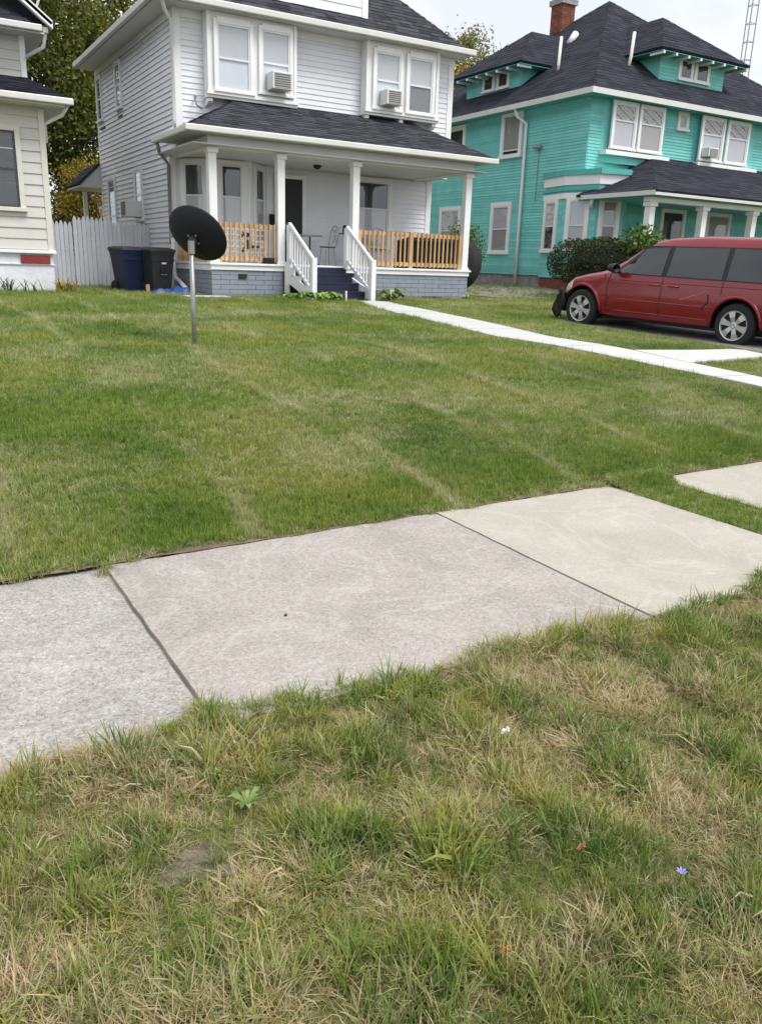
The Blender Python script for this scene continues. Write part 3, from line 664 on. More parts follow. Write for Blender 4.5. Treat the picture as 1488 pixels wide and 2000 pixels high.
def bistro_table(x, y, label):
    t = thing('patio_table', (x, y, FZ), label, 'table')
    build('tabletop', MB().lathe([(0, FZ + .70), (.30, FZ + .70), (.31, FZ + .685), (.30, FZ + .665), (0, FZ + .665)], (x, y, 0), (0, 0, 1), 24), grey_iron, t)
    build('stem', MB().tube([(x, y, FZ + .66), (x, y, FZ + .02)], .02, 8), iron, t)
    mb = MB()
    for a in (90, 210, 330): mb.tube([(x, y, FZ + .12), (x + .22 * math.cos(math.radians(a)), y + .22 * math.sin(math.radians(a)), FZ + .012)], .012, 6)
    build('foot', mb, iron, t)
bistro_table(9.02, 18.9, 'small round metal bistro table on porch behind steps')
bistro_chair(8.68, 18.95, math.pi / 2 + .1, 'black metal bistro chair beside small table, by the door')
bistro_chair(9.55, 19.0, -math.pi / 2 + .1, 'black metal bistro chair beside small table, by the porch window')
bistro_chair(10.15, 18.7, .3, 'black metal patio chair behind wood rail under porch window')
bistro_chair(10.85, 18.75, -.3, 'black metal patio chair behind wood rail beside covered grill')
# covered grill behind right rail
t = thing('covered_grill', (11.9, 18.3, FZ), 'black covered grill behind the right wood railing', 'grill')
mb = MB(); mb.add([(11.15, 17.60, FZ), (12.45, 17.60, FZ), (12.45, 18.5, FZ), (11.15, 18.5, FZ), (11.18, 17.62, FZ + .66), (12.42, 17.62, FZ + .66), (12.42, 18.45, FZ + .66), (11.18, 18.45, FZ + .66), (11.5, 17.92, FZ + .76), (12.1, 17.92, FZ + .76), (12.1, 18.3, FZ + .76), (11.5, 18.3, FZ + .76)],
                  [(0, 1, 5, 4), (1, 2, 6, 5), (2, 3, 7, 6), (3, 0, 4, 7), (4, 5, 9, 8), (5, 6, 10, 9), (6, 7, 11, 10), (7, 4, 8, 11), (8, 9, 10, 11)])
build('cover', mb, black_mat, t, bevel=.03)
build('strap', MB().box(11.149, 12.451, 17.588, 17.594, FZ + .3, FZ + .34), trim_blk, t)
# small white lattice bench with dark scroll ornament behind left rail
t = thing('lattice_bench', (6.95, 18.2, FZ), 'white lattice porch bench with black scroll ornament behind left rail', 'bench')
mb = MB()
for i in range(8): mb.box(6.42 + i * .15, 6.45 + i * .15, 17.95, 17.97, FZ + .08, FZ + .78)
for i in range(6): mb.box(6.42, 7.50, 17.935, 17.949, FZ + .10 + i * .12, FZ + .125 + i * .12)
build('lattice_back', mb, white_rail, t)
build('seat', MB().box(6.42, 7.5, 17.98, 18.4, FZ + .38, FZ + .42), white_rail, t)
for x_ in (6.44, 7.46):
    for y_ in (17.97, 18.36): build('leg', MB().box(x_ - .02, x_ + .02, y_ - .012, y_ + .03, FZ, FZ + .379), white_rail, t)
mb = MB(); mb.box(7.00, 7.06, 17.91, 17.93, FZ + .30, FZ + .50); mb.box(7.10, 7.20, 17.91, 17.93, FZ + .33, FZ + .38); mb.box(7.22, 7.31, 17.91, 17.93, FZ + .33, FZ + .38)
mb.lathe([(0, 0), (.05, 0), (.05, .02), (0, .02)], (7.03, 17.91, FZ + .60), (0, 1, 0), 12); mb.lathe([(0, 0), (.035, 0), (.035, .02), (0, .02)], (6.90, 17.91, FZ + .58), (0, 1, 0), 10); mb.lathe([(0, 0), (.03, 0), (.03, .02), (0, .02)], (6.92, 17.91, FZ + .26), (0, 1, 0), 10)
mb.tube([(6.92, 17.92, FZ + .28), (7.03, 17.92, FZ + .45), (6.92, 17.92, FZ + .66)], .014, 6); build('scroll_ornament', mb, iron, t)
o = build('boot_tray', MB().box(7.16, 7.50, 17.36, 17.49, FZ + .001, FZ + .02).box(7.20, 7.45, 17.385, 17.47, FZ + .02, FZ + .13), black_mat, None, bevel=.02); tag(recentre(o), 'low black box on porch floor edge beside left column', 'box')
t = thing('watering_can', (10.33, 19.55, FZ), 'dark watering can shape on stand below porch window', 'watering can')
build('stand', MB().tube([(10.33, 19.55, FZ), (10.33, 19.55, FZ + .78)], .03, 8).lathe([(0, FZ + .78), (.16, FZ + .78), (.16, FZ + .80), (0, FZ + .80)], (10.33, 19.55, 0), (0, 0, 1), 14), iron, t)
build('can', MB().lathe([(0, 0), (.07, 0), (.075, .16), (.05, .2), (0, .2)], (10.33, 19.55, FZ + .80), (0, 0, 1), 12).tube([(10.39, 19.55, FZ + .84), (10.5, 19.55, FZ + .98)], .015, 6), navy, t)

# ---------------------------------------------------------------- teal house
TX, TYF = 18.3, 19.55
th = thing('teal_house', (22, 22, 0.75), 'turquoise clapboard house with dark hipped roof and two dormers', 'house')
Fs = frame((TX, 31.0), (0, -1)); Ft = frame((TX, TYF), (1, 0)); su = lambda y: 31.0 - y
build('wall', MB().box(TX, 29.2, TYF, 30.6, 1.15, 6.2), teal_sid, th)
build('foundation', MB().box(TX + .05, 29.1, TYF + .05, 30.5, .4, 1.15), stone_fnd, th)
siding(th, Fs, .45, su(TYF) - .0, 1.15, 6.2, .088, teal_sid, single=False); siding(th, Ft, .02, 10.8, 1.15, 6.2, .088, teal_sid, single=False)
TE, TP = 6.30, 0.73
e0, e1, f0, f1 = 17.8, 29.9, 19.0, 31.1; cxm, cym = (e0 + e1) / 2, (f0 + f1) / 2; apex = (cxm, cym, TE + (e1 - e0) / 2 * TP)
build('soffit', MB().box(e0 + .02, e1, f0 + .02, f1, TE - .13, TE - .11), teal_dk, th)
build('fascia', MB().box(e0 - .02, e1, f0 - .02, f0 + .01, TE - .15, TE + .0), gutter_mat, th); build('fascia', MB().box(e0 - .02, e0 + .01, f0 + .01, f1, TE - .15, TE), gutter_mat, th)
for A_, B_ in (((e0, f0, TE), (e1, f0, TE)), ((e0, f1, TE), (e0, f0, TE)), ((e1, f0, TE), (e1, f1, TE))):
    shingles('roof', A_, B_, apex, apex, shing_t, th, ex=.2, tabw=.4, lift=.012)
# front dormer and side dormer
def dormer(Fd, w0, w1, zb, ze, wins, depth):
    mb = MB(); mb.fbox(Fd, w0, w1, -depth, 0, zb - .25, ze); dmr = build('dormer', mb, teal_sid, th, tint=True)
    mj = MB(); z = zb - .1
    while z < ze - .02:
        mj.add([Fd(w0, .0, z), Fd(w1, .0, z), Fd(w1, .014, z), Fd(w0, .014, z), Fd(w1, .003, z + .1), Fd(w0, .003, z + .1)], [(0, 1, 2, 3), (3, 2, 4, 5)], random.random()); z += .1
    stuff(build('siding', mj, teal_sid, dmr, tint=True))
    for a, c in wins: window(th, Fd, a, c, zb + .10, zb + .62, .09, unlit_backing, unlit_backing, one=True, dep=.05)
    o_ = .55; c_ = (w0 + w1) / 2; hw_ = (w1 - w0) / 2 + o_; zt = ze + hw_ * TP
    P = lambda u_, n_, z_: tuple(Fd(u_, n_, z_))
    apx = P(c_, o_ - hw_, zt); bk = P(c_, -hw_ - 1.6, zt)
    shingles('dormer_roof', P(w0 - o_, o_, ze), P(w1 + o_, o_, ze), apx, apx, shing_t, th, ex=.2, tabw=.4, lift=.012)
    shingles('dormer_roof', P(w1 + o_, o_, ze), P(w1 + o_, -depth, ze), bk, apx, shing_t, th, ex=.2, tabw=.4, lift=.012)
    shingles('dormer_roof', P(w0 - o_, -depth, ze), P(w0 - o_, o_, ze), apx, bk, shing_t, th, ex=.2, tabw=.4, lift=.012)
    mb = MB(); mb.fbox(Fd, w0 - o_ + .03, w1 + o_ - .03, -depth, o_ - .03, ze - .085, ze - .07); build('dormer_soffit', mb, teal_dk, dmr)
    k = 8
    for i in range(k):
        uu = w0 - o_ + .12 + (w1 - w0 + 2 * o_ - .24) * i / (k - 1)
        build('rafter_tail', MB().fbox(Fd, uu - .035, uu + .035, .0, o_ - .01, ze - .16, ze - .09), white_tr, dmr)
    return dmr
Fdf = frame((21.5, 20.12), (1, 0)); dormer(Fdf, 0, 3.0, 7.16, 7.85, [(.92, 1.42), (1.66, 2.2)], 3.7)
Fds = frame((18.92, 26.65), (0, -1)); dormer(Fds, 0, 3.05, 7.12, 7.72, [(1.05, 1.55), (1.85, 2.35)], 3.7)
# chimney, vents
ch = build('chimney', MB().box(22.45, 23.05, 25.95, 26.55, 9.2, 10.62), mortar_mat, th)
bk_ = MB(); bk_.box(-.105, .105, -.02, .03, 0, .075); bmesh_ = mesh_of(bk_, brick_mat, 'brick'); bk2 = MB(); bk2.box(-.02, .03, -.105, .105, 0, .075); bmesh2 = mesh_of(bk2, brick_mat, 'brick')
mbk = MB()
for i in range(16):
    z = 9.3 + i * .083
    for k in range(3):
        a = 22.45 + .1 + k * .2; mbk.box(a - .095, a + .095, 25.935, 25.955, z, z + .072, random.random())
        a = 25.95 + .10 + k * .2; mbk.box(22.435, 22.455, a - .095, a + .095, z, z + .072, random.random())
stuff(build('brickwork', mbk, brick_mat, ch, tint=True))
build('chimney_cap', MB().box(22.38, 23.12, 25.88, 26.62, 10.62, 10.8), stone_fnd, ch)
build('roof_pipe', MB().tube([(19.35, 22.35, 7.35), (19.35, 22.33, 7.6), (19.40, 22.36, 8.4)], .05, 8), white_pl, th, smooth=True)
build('roof_pipe', MB().tube([(20.65, 20.6, 7.35), (20.73, 20.6, 7.7), (20.77, 20.6, 8.4)], .05, 8), white_pl, th, smooth=True)
build('roof_vent', MB().tube([(21.2, 24.0, 8.75), (21.5, 24.05, 9.12)], .12, 8), white_pl, th, smooth=True)
# side wall windows
for (ya, yb, z0, z1, up, low, rl, mt) in ((23.5, 22.66, 4.9, 6.1, curtain_t, unlit_backing, .12, None), (23.78, 22.95, 1.88, 3.32, blind_g, curtain_t, .5, None), (26.8, 25.78, 4.9, 6.0, unlit_backing, unlit_backing, .45, None), (26.9, 25.8, 1.9, 3.3, curtain_t, unlit_backing, .5, None)):
    window(th, Fs, su(ya), su(yb), z0, z1, .13, up, low, rl, muntin=mt)
# upper front: shallow bows carrying pairs of windows
def bow(x0, x1, z0, z1, pr):
    pts = []
    n = 6
    for i in range(n + 1):
        t = i / n; pts.append((x0 + (x1 - x0) * t, TYF - pr * math.sin(math.pi * t) ** .6))
    mb = MB(); mb.prism([(p[0], p[1], z0) for p in pts], (0, 0, z1 - z0)); o_ = build('bow_front', mb, teal_sid, th, tint=True); return pts
bow(18.75, 21.5, 4.45, 6.18, .18); bow(22.75, 25.75, 4.45, 6.18, .18)
Fw = frame((TX, TYF - .19), (1, 0))
for a, c, up, low in ((19.05, 19.90, curtain_t, blind_g), (20.15, 21.05, curtain_t, curtain_t), (22.92, 23.86, curtain_t, blind_g), (24.16, 25.1, curtain_t, blind_g)):
    window(th, Fw, a - TX, c - TX, 4.88, 6.06, .085, up, low, .62, muntin='diamond')
build('bow_sill', MB().box(18.78, 21.47, TYF - .30, TYF - .02, 4.66, 4.78), white_tr, th); build('bow_sill', MB().box(22.78, 25.72, TYF - .30, TYF - .02, 4.66, 4.78), white_tr, th)
window(th, Ft, 22.02 - TX, 22.32 - TX, 5.7, 6.08, .1, curtain_t, curtain_t, one=True)
ac_unit(Fw, 22.97 - TX, 23.45 - TX, 4.935, 5.2, .045, .33, 'grey window air conditioner in upper window of turquoise house')
# ground-floor bow at the corner
gb = [(18.30, 21.23), (18.05, 20.06), (18.38, 18.98), (19.2, 18.72), (20.2, TYF)]
mb = MB(); mb.prism([(x, y, 1.1) for x, y in gb] + [(19.0, 21.0, 1.1)], (0, 0, 3.0)); build('corner_bay', mb, teal_sid, th, tint=True)
def grow(poly, d): 
    c_ = np.array([19.1, 20.3]); return [tuple(c_ + (np.array(p) - c_) * (1 + d)) for p in poly]
def bandp(z0, z1, d, m_, nm):
    g = grow(gb, d); mb = MB(); mb.prism([(x, y, z0) for x, y in g] + [(19.2, 21.2, z0)], (0, 0, z1 - z0)); return build(nm, mb, m_, th, tint=True)
bandp(4.05, 4.20, .10, teal_dk, 'bay_cornice'); bandp(3.78, 4.05, .05, white_tr, 'bay_band'); bandp(3.62, 3.70, .06, teal_dk, 'bay_cornice'); bandp(3.40, 3.56, .04, white_tr, 'bay_band')
bandp(.6, 1.10, -.03, brick_mat, 'bay_foundation')
for i, (k0, k1, up, low) in enumerate(((.22, .80, blind_g, unlit_backing), (.25, .80, blind_w, blind_g), (.18, .62, curtain_t, unlit_backing))):
    a, c = gb[i], gb[i + 1]; Fx = frame(a, (c[0] - a[0], c[1] - a[1])); window(th, Fx, k0, k1, 1.93, 3.33, .12, up, low, .5)
    mj = MB(); z = 1.1; ln = math.dist(a, c)
    while z < 3.4: mj.add([Fx(0, 0, z), Fx(ln, 0, z), Fx(ln, .014, z), Fx(0, .014, z), Fx(ln, .003, z + .088), Fx(0, .003, z + .088)], [(0, 1, 2, 3), (3, 2, 4, 5)], random.random()); z += .088
    stuff(build('siding', mj, teal_sid, th, tint=True))
# porch
build('porch_floor', MB().box(18.35, 28.5, 16.75, 19.5, .75, 1.02), stone_fnd, th)
for x_ in (18.36, 20.5, 22.72, 25.0, 27.4):
    c = build('porch_column', MB().box(x_ - .1, x_ + .1, 16.82, 17.02, 1.02, 3.2), white_tr, th); build('column_cap', MB().box(x_ - .14, x_ + .14, 16.78, 17.06, 3.08, 3.19), white_tr, c)
build('porch_beam', MB().box(18.2, 28.5, 16.8, 17.04, 3.2, 3.32), white_tr, th)
build('porch_ceiling', MB().box(18.1, 28.5, 16.6, 19.5, 3.33, 3.35), teal_dk, th)
build('fascia', MB().box(18.0, 28.7, 16.47, 16.52, 3.34, 3.46), gutter_mat, th); build('fascia', MB().box(18.0, 18.05, 16.52, 19.3, 3.34, 3.46), gutter_mat, th)
shingles('porch_roof', (18.0, 16.45, 3.46), (28.8, 16.45, 3.46), (27.5, 19.5, 4.78), (20.95, 19.5, 4.78), shing_t, th, ex=.2, tabw=.4, lift=.012)
shingles('porch_roof', (18.0, 19.5, 3.46), (18.0, 16.45, 3.46), (20.95, 19.5, 4.78), (20.95, 19.5, 4.78), shing_t, th, ex=.2, tabw=.4, lift=.012)
window(th, Ft, 21.8 - TX, 22.75 - TX, 1.05, 3.25, .11, unlit_backing, unlit_backing, one=True)
window(th, Ft, 24.0 - TX, 25.0 - TX, 1.7, 3.25, .12, curtain_t, curtain_t, one=True)
build('downspout', MB().tube([(17.86, 22.5, 6.18), (17.95, 22.45, 5.95), (18.2, 22.30, 5.75), (18.2, 22.28, 3.0), (18.2, 22.27, .85)], .05, 8), white_tr, th, smooth=True)
build('downspout', MB().tube([(18.1, 18.9, 3.36), (18.15, 19.0, 3.2), (18.45, 19.2, 3.05)], .05, 8), white_tr, th, smooth=True)
mb = MB(); mb.tube([(18.26, 21.65, 3.4), (18.26, 21.65, 5.0)], .012, 6); mb.tube([(18.2, 21.5, 5.0), (18.2, 21.85, 5.02)], .05, 8); build('electric_mast', mb, galv, th)
# antenna mast beyond the teal house
t = thing('antenna_tower', (38.1, 30.2, .7), 'tall thin galvanised lattice antenna tower behind turquoise house', 'antenna tower')
for x_, y_ in ((37.88, 30), (38.33, 30), (38.1, 30.4)): build('leg', MB().tube([(x_, y_, .7), (x_, y_, 18)], .028, 6), galv, t)
for i in range(21):
    z = 1.2 + i * .8
    for a, c in (((37.88, 30), (38.33, 30)), ((38.33, 30), (38.1, 30.4)), ((38.1, 30.4), (37.88, 30))): build('rung', MB().tube([(a[0], a[1], z), (c[0], c[1], z)], .016, 5), galv, t)

# ---------------------------------------------------------------- beige house
bh = thing('beige_house', (0.5, 21, .53), 'beige sided house corner with white foundation and dark framed window', 'house')
BX, BY = 3.04, 18.5
Fb_ = frame((-4.0, BY), (1, 0))
build('wall', MB().box(-4.0, BX, BY, 24.5, 1.33, 4.02), beige_sid, bh)
siding(bh, Fb_, 0, 7.02, 1.38, 3.95, .205, beige_sid, lip=.026)
build('corner_board', MB().box(BX - .08, BX + .03, BY - .035, BY - .0005, 1.36, 4.0), mat('beige_trim', (.66, .64, .56), .5, .05), bh); build('corner_board', MB().box(BX + .0005, BX + .03, BY, BY + .1, 1.36, 4.0), MATS['beige_trim'], bh)
build('ledge', MB().box(-4.0, BX + .06, BY - .09, BY - .001, 1.30, 1.365), white_tr, bh, bevel=.01)
build('foundation', MB().box(-4.0, BX + .0, BY - .02, 24.4, .3, 1.30), white_fnd, bh)
build('foundation_ledge', MB().box(-4.0, BX + .03, BY - .045, BY - .021, 1.08, 1.10), white_fnd, bh)
build('red_panel', MB().box(2.42, 2.97, BY - .06, BY - .022, 1.105, 1.27), red_panel, bh)
window(bh, Fb_, 5.25, 6.50, 2.16, 3.55, .10, unlit_backing, unlit_backing, .5, casing=MATS['beige_trim'], sash=mat('dark_sash', (.05, .05, .055), .5, .1))
build('soffit', MB().box(-4, 3.40, 18.05, 24.3, 4.02, 4.05), soffit_mat, bh)
build('gutter', MB().box(-4, 3.55, 17.95, 18.06, 4.05, 4.17), gutter_mat, bh, bevel=.02); build('gutter', MB().box(3.42, 3.52, 18.06, 24.3, 4.05, 4.17), gutter_mat, bh, bevel=.02)
shingles('roof', (-4, 18.0, 4.16), (3.50, 18.0, 4.16), (3.18, 21.0, 4.95), (-4, 21.0, 4.95), shing_t, bh)
shingles('roof', (3.50, 18.0, 4.16), (3.50, 24.3, 4.16), (3.18, 24.3, 4.95), (3.18, 21.0, 4.95), shing_t, bh)
build('downspout', MB().tube([(3.47, 18.3, 4.06), (3.40, 18.4, 3.92), (3.09, 18.56, 3.75), (3.09, 18.56, 3.4)], .04, 8), white_tr, bh, smooth=True)
Fu = frame((-4.0, 21.0), (1, 0)); build('wall', MB().box(-4.0, 3.18, 21.0, 27, 4.6, 5.75), beige_up, bh); siding(bh, Fu, 0, 7.16, 4.7, 5.72, .19, beige_up, lip=.024)
build('corner_board', MB().box(3.10, 3.21, 20.965, 20.9995, 4.7, 5.75), white_tr, bh)
build('soffit', MB().box(-4, 3.55, 20.5, 27, 5.75, 5.78), soffit_mat, bh)
build('gutter', MB().box(-4, 3.50, 20.40, 20.5, 5.78, 5.91), gutter_mat, bh, bevel=.02); build('gutter', MB().box(3.52, 3.64, 20.5, 27, 5.78, 5.9), gutter_mat, bh, bevel=.02)
shingles('roof', (-4, 20.45, 5.9), (3.3, 20.45, 5.9), (2.6, 20.98, 6.5), (-4, 20.98, 6.5), shing_t, bh)
mb = MB(); mb.prism([(3.72, 20.42, 5.86), (3.72, 20.42, 6.02), (-.2, 20.42, 9.0), (-.2, 20.42, 8.8)], (0, .14, 0)); build('rake_board', mb, white_tr, bh)
mb = MB(); mb.prism([(3.3, 21.0, 5.9), (-4, 21.0, 5.9), (-4, 21.0, 8.8), (-.2, 21.0, 8.8)], (0, .1, 0)); build('wall', mb, beige_up, bh)
shingles('roof', (3.72, 20.42, 5.98), (3.72, 27, 5.98), (-.2, 27, 9.0), (-.2, 20.42, 9.0), shing_t, bh)
build('downspout', MB().tube([(3.58, 20.6, 5.78), (3.55, 20.7, 5.55), (3.22, 20.9, 5.35)], .04, 8), white_tr, bh, smooth=True)
mb = MB(); mb.tube([(3.35, 21.2, 6.25), (3.55, 21.2, 6.4), (3.62, 21.2, 6.6), (3.60, 21.2, 6.75)], .03, 8); mb.lathe([(0, 0), (.08, .01), (.10, .07), (.06, .14), (0, .16)], (3.5, 21.2, 6.72), (0, 0, 1), 12); build('flood_light', mb, white_pl, bh, smooth=True)

# ---------------------------------------------------------------- picket fence, each picket a part
fn = thing('picket_fence', (4.6, 21.9, .5), 'whitewashed pointed picket fence between the beige and white houses', 'fence')
for x0, x1, zt, yy in ((3.0, 4.09, 2.08, 21.9), (4.10, 5.03, 2.19, 21.86), (5.04, 5.97, 2.11, 21.9)):
    n = int((x1 - x0) / .098)
    for zr in (.85, 1.8): build('fence_rail', MB().box(x0, x1, yy + .025, yy + .06, zr, zr + .08), fence_mat, fn)
    for i in range(n):
        a = x0 + (x1 - x0) * i / n; w_ = (x1 - x0) / n - .010; zt_ = zt + random.uniform(-.02, .02); dy = random.uniform(-.004, .004)
        mb = MB(); mb.prism([(a, yy + dy, .50 + random.uniform(0, .05)), (a + w_, yy + dy, .52), (a + w_, yy + dy, zt_ - .09), (a + w_ * .65, yy + dy, zt_), (a + w_ * .35, yy + dy, zt_), (a, yy + dy, zt_ - .09)], (0, .022, 0), random.random())
        build('picket', mb, fence_mat, fn, tint=True)
# wheeled bins
def cart(x, y, rz, m, label):
    t = thing('wheeled_bin', (x, y, tzf(x, y)), label, 'trash bin', 'wheeled bins by the fence'); t.rotation_euler = (0, 0, rz); ORG[t.name] = Vector((0, 0, 0))
    v = []
    for z, hx, hy in ((.03, .21, .24), (.12, .215, .25), (.80, .27, .33), (.86, .285, .345), (.90, .29, .35)):
        v += [(-hx, -hy, z), (hx, -hy, z), (hx, hy, z), (-hx, hy, z)]
    f = [(3, 2, 1, 0)] + [(4 * i + k, 4 * i + (k + 1) % 4, 4 * i + 4 + (k + 1) % 4, 4 * i + 4 + k) for i in range(4) for k in range(4)]
    build('body', MB().add(v, f), m, t, bevel=.03)
    mb = MB(); mb.add([(-.31, -.37, .90), (.31, -.37, .90), (.31, .37, .90), (-.31, .37, .90), (-.29, -.34, .945), (.29, -.34, .945), (.29, .36, .96), (-.29, .36, .96), (-.17, -.2, .985), (.17, -.2, .985), (.17, .26, .99), (-.17, .26, .99)],
        [(0, 1, 5, 4), (1, 2, 6, 5), (2, 3, 7, 6), (3, 0, 4, 7), (4, 5, 9, 8), (5, 6, 10, 9), (6, 7, 11, 10), (7, 4, 8, 11), (8, 9, 10, 11), (3, 2, 1, 0)]); build('lid', mb, bin_grey, t, bevel=.015)
    build('handle', MB().tube([(-.25, .36, .88), (-.25, .42, .9), (.25, .42, .9), (.25, .36, .88)], .016, 6), bin_grey, t)
    for s in (-1, 1): build('wheel', MB().lathe([(0, -.03), (.11, -.03), (.125, 0), (.11, .03), (0, .03)], (s * .24, .22, .125), (1, 0, 0), 16), rubber, t, smooth=True)
    build('front_band', MB().box(-.262, .262, -.335, -.31, .70, .74), m, t)
    return t
cart(4.78, 19.45, .25, bin_blue, 'navy blue wheeled recycling bin with dark lid against picket fence')
c2 = cart(5.33, 19.10, .18, bin_grey, 'charcoal grey wheeled trash bin with small white label beside downspout')
build('label', MB().box(-.05, .06, -.343, -.338, .63, .665), white_tr, c2); build('label', MB().box(-.07, .08, -.318, -.308, .40, .415), mat('label_grey', (.25, .25, .25), .6), c2)
build('hot_stamp', MB().box(-.07, .08, -.326, -.315, .45, .55), trim_blk, c2)
# crumpled blue tarp and splash slab
xs_, ys_ = np.linspace(-.5, .5, 30), np.linspace(-.22, .22, 14); mb = MB()
for yv in ys_:
    for xv in xs_:
        e = max(0, 1 - (xv / .5) ** 4) * max(0, 1 - (yv / .22) ** 4); hgt = .02 + e * (.11 + .05 * math.sin(xv * 9 + yv * 7) + .025 * math.sin(xv * 21 - yv * 13)); mb.v.append((5.42 + xv, 18.25 + yv, tzf(5.4, 18.2) + max(.005, hgt)))
for j in range(13):
    for i in range(29): a = j * 30 + i; mb.f.append((a, a + 1, a + 31, a + 30)); mb.t.append(.5)
tag(recentre(build('tarp', mb, tarp_mat)), 'crumpled blue tarp on grass in front of wheeled bins', 'tarp')
gz = tzf(5.9, 16.9)
o = build('splash_block', MB().box(5.28, 6.2, 16.75, 17.25, gz - .02, gz + .045), conc_new, None, bevel=.015); tag(recentre(o), 'flat white concrete splash slab under porch downspout', 'slab')
o = build('paver', MB().box(9.98, 10.32, 17.0, 17.33, gz - .05, gz + .22), mat('paver', (.42, .41, .38), .9, .15, 6, .4, 60), None, bevel=.015); tag(recentre(o), 'grey concrete block behind hosta by porch foundation', 'block')
o = build('marker_stake', MB().tube([(8.42, 15.85, tzf(8.4, 15.8) - .05), (8.42, 15.85, tzf(8.4, 15.8) + .24)], .022, 8), white_rail); tag(recentre(o), 'short white pipe stake at edge of hosta bed', 'stake')
o = build('wood_stub', MB().box(4.98, 5.05, 18.75, 18.82, gz - .02, gz + .20), mat('raw_wood', (.48, .38, .25), .8, .15), None); tag(recentre(o), 'short raw wood stub standing between the two bins', 'wood stub')
# small white garage far behind
gr = thing('garage', (6.3, 36, .55), 'small white gabled garage behind the picket fence', 'garage')
build('wall', MB().box(5.9, 9.4, 34.5, 39, .4, 2.5), white_sid, gr)
mb = MB(); mb.prism([(5.9, 34.5, 2.5), (9.4, 34.5, 2.5), (7.65, 34.5, 3.5)], (0, 4.5, 0)); build('gable', mb, white_sid, gr)
shingles('roof', (5.7, 39.2, 2.42), (5.7, 34.3, 2.42), (7.65, 34.3, 3.56), (7.65, 39.2, 3.56), shing_w, gr); shingles('roof', (9.6, 34.3, 2.42), (9.6, 39.2, 2.42), (7.65, 39.2, 3.56), (7.65, 34.3, 3.56), shing_w, gr)
build('lamp', MB().box(6.3, 6.5, 34.35, 34.5, 2.35, 2.5), trim_blk, gr)
# rear lean-to of the white house
build('rear_porch_roof', MB().prism([(5.35, 27.05, 3.25), (5.35, 27.05, 3.35), (5.9, 27.05, 3.85), (6.6, 27.05, 3.85), (6.6, 27.05, 3.25)], (0, 1.9, 0)), soffit_mat, wh)
shingles('rear_roof', (5.30, 28.95, 3.33), (5.30, 27.0, 3.33), (5.95, 27.0, 3.95), (5.95, 28.95, 3.95), shing_w, wh)
build('rear_post', MB().box(5.75, 5.87, 28.6, 28.72, .5, 3.25), white_tr, wh)

# ---------------------------------------------------------------- satellite dish on its pole
dt_ = thing('satellite_dish', (2.83, 8.81, tzf(2.83, 8.81)), 'black oval satellite dish on galvanised pole in the front lawn', 'satellite dish')
gz = tzf(2.83, 8.81); cr_, cu_, cf_ = Vector(M @ [1, 0, 0]), Vector(M @ [0, -1, 0]), Vector(M @ [0, 0, 1])
pole_top = Vector((2.83, 8.81, gz + 1.02)); ctr = Vector((2.955, 8.97, gz + 1.165))
cf_ = (ctr - Vector((0, 0, H))).normalized(); cr_ = (cr_ - cf_ * cr_.dot(cf_)).normalized(); cu_ = cr_.cross(cf_)
dn = (cr_ * .65 + cu_ * .76).normalized() * math.sin(math.radians(46)) + cf_ * math.cos(math.radians(46)); dn.normalize()
build('pole', MB().tube([(2.83, 8.81, gz - .3), tuple(pole_top)], .026, 12), galv, dt_, smooth=True)
prof = [(0, -.085), (.06, -.083), (.12, -.075), (.19, -.058), (.25, -.034), (.30, -.008), (.325, .008), (.333, .012), (.335, .004), (.325, -.006), (.25, -.048), (.19, -.072), (.12, -.089), (.06, -.097), (0, -.099)]
build('reflector', MB().lathe(prof, ctr, dn, 48), dish_mat, dt_, smooth=True)
back = ctr - dn * .11
mb = MB(); mb.tube([tuple(back), tuple(pole_top + Vector((0, 0, .02)))], [.05, .04], 10); build('mount_bracket', mb, dish_mat, dt_)
build('clamp', MB().tube([tuple(pole_top - Vector((0, 0, .06))), tuple(pole_top + Vector((0, 0, .07)))], .036, 12), galv, dt_)
lm = ctr + dn * .42 - cu_ * .12; build('feed_arm', MB().tube([tuple(back), tuple(ctr - cu_ * .20 + dn * .02), tuple(lm)], .014, 8), dish_mat, dt_)
build('feed_horn', MB().tube([tuple(lm), tuple(lm - dn * .12)], [.03, .04], 10), dish_mat, dt_)
for k in range(4):
    a = math.radians(45 + 90 * k); e1_ = dn.cross(Vector((0, 0, 1))).normalized(); e2_ = dn.cross(e1_); q = ctr - dn * .095 + (e1_ * math.cos(a) + e2_ * math.sin(a)) * .065
    build('bolt', MB().tube([tuple(q), tuple(q - dn * .014)], .010, 6), alloy, dt_)

# ---------------------------------------------------------------- red minivan
vh = math.radians(7.3); vx, vy0, vg = 12.26, 10.22, tzf(11.35, 10.1) - .035
van = thing('minivan', (vx, vy0, vg), 'dark red minivan with torn-off front bumper parked on the driveway', 'van')
van.rotation_euler = (math.atan(.030), 0, vh); ORG[van.name] = Vector((0, 0, 0))
QS = np.array([-2.90, -2.86, -2.70, -2.3, -1.5, -.6, 0.0, .25, .55, .85, 1.10, 1.30, 1.6, 1.9, 2.08, 2.20, 2.26])
ZT = np.array([1.28, 1.50, 1.60, 1.655, 1.69, 1.685, 1.645, 1.60, 1.47, 1.28, 1.09, 1.03, .975, .91, .83, .72, .60])
ZB = np.array([.45, .38, .34, .30, .27, .26, .26, .26, .26, .26, .27, .28, .30, .34, .42, .46, .5])
WS = np.array([.80, .88, .94, .965, .975, .975, .975, .975, .975, .975, .97, .965, .95, .90, .80, .68, .58])
def interp(q, T): 
    # smooth (monotone-ish) interpolation
    return float(np.interp(q, QS, T))
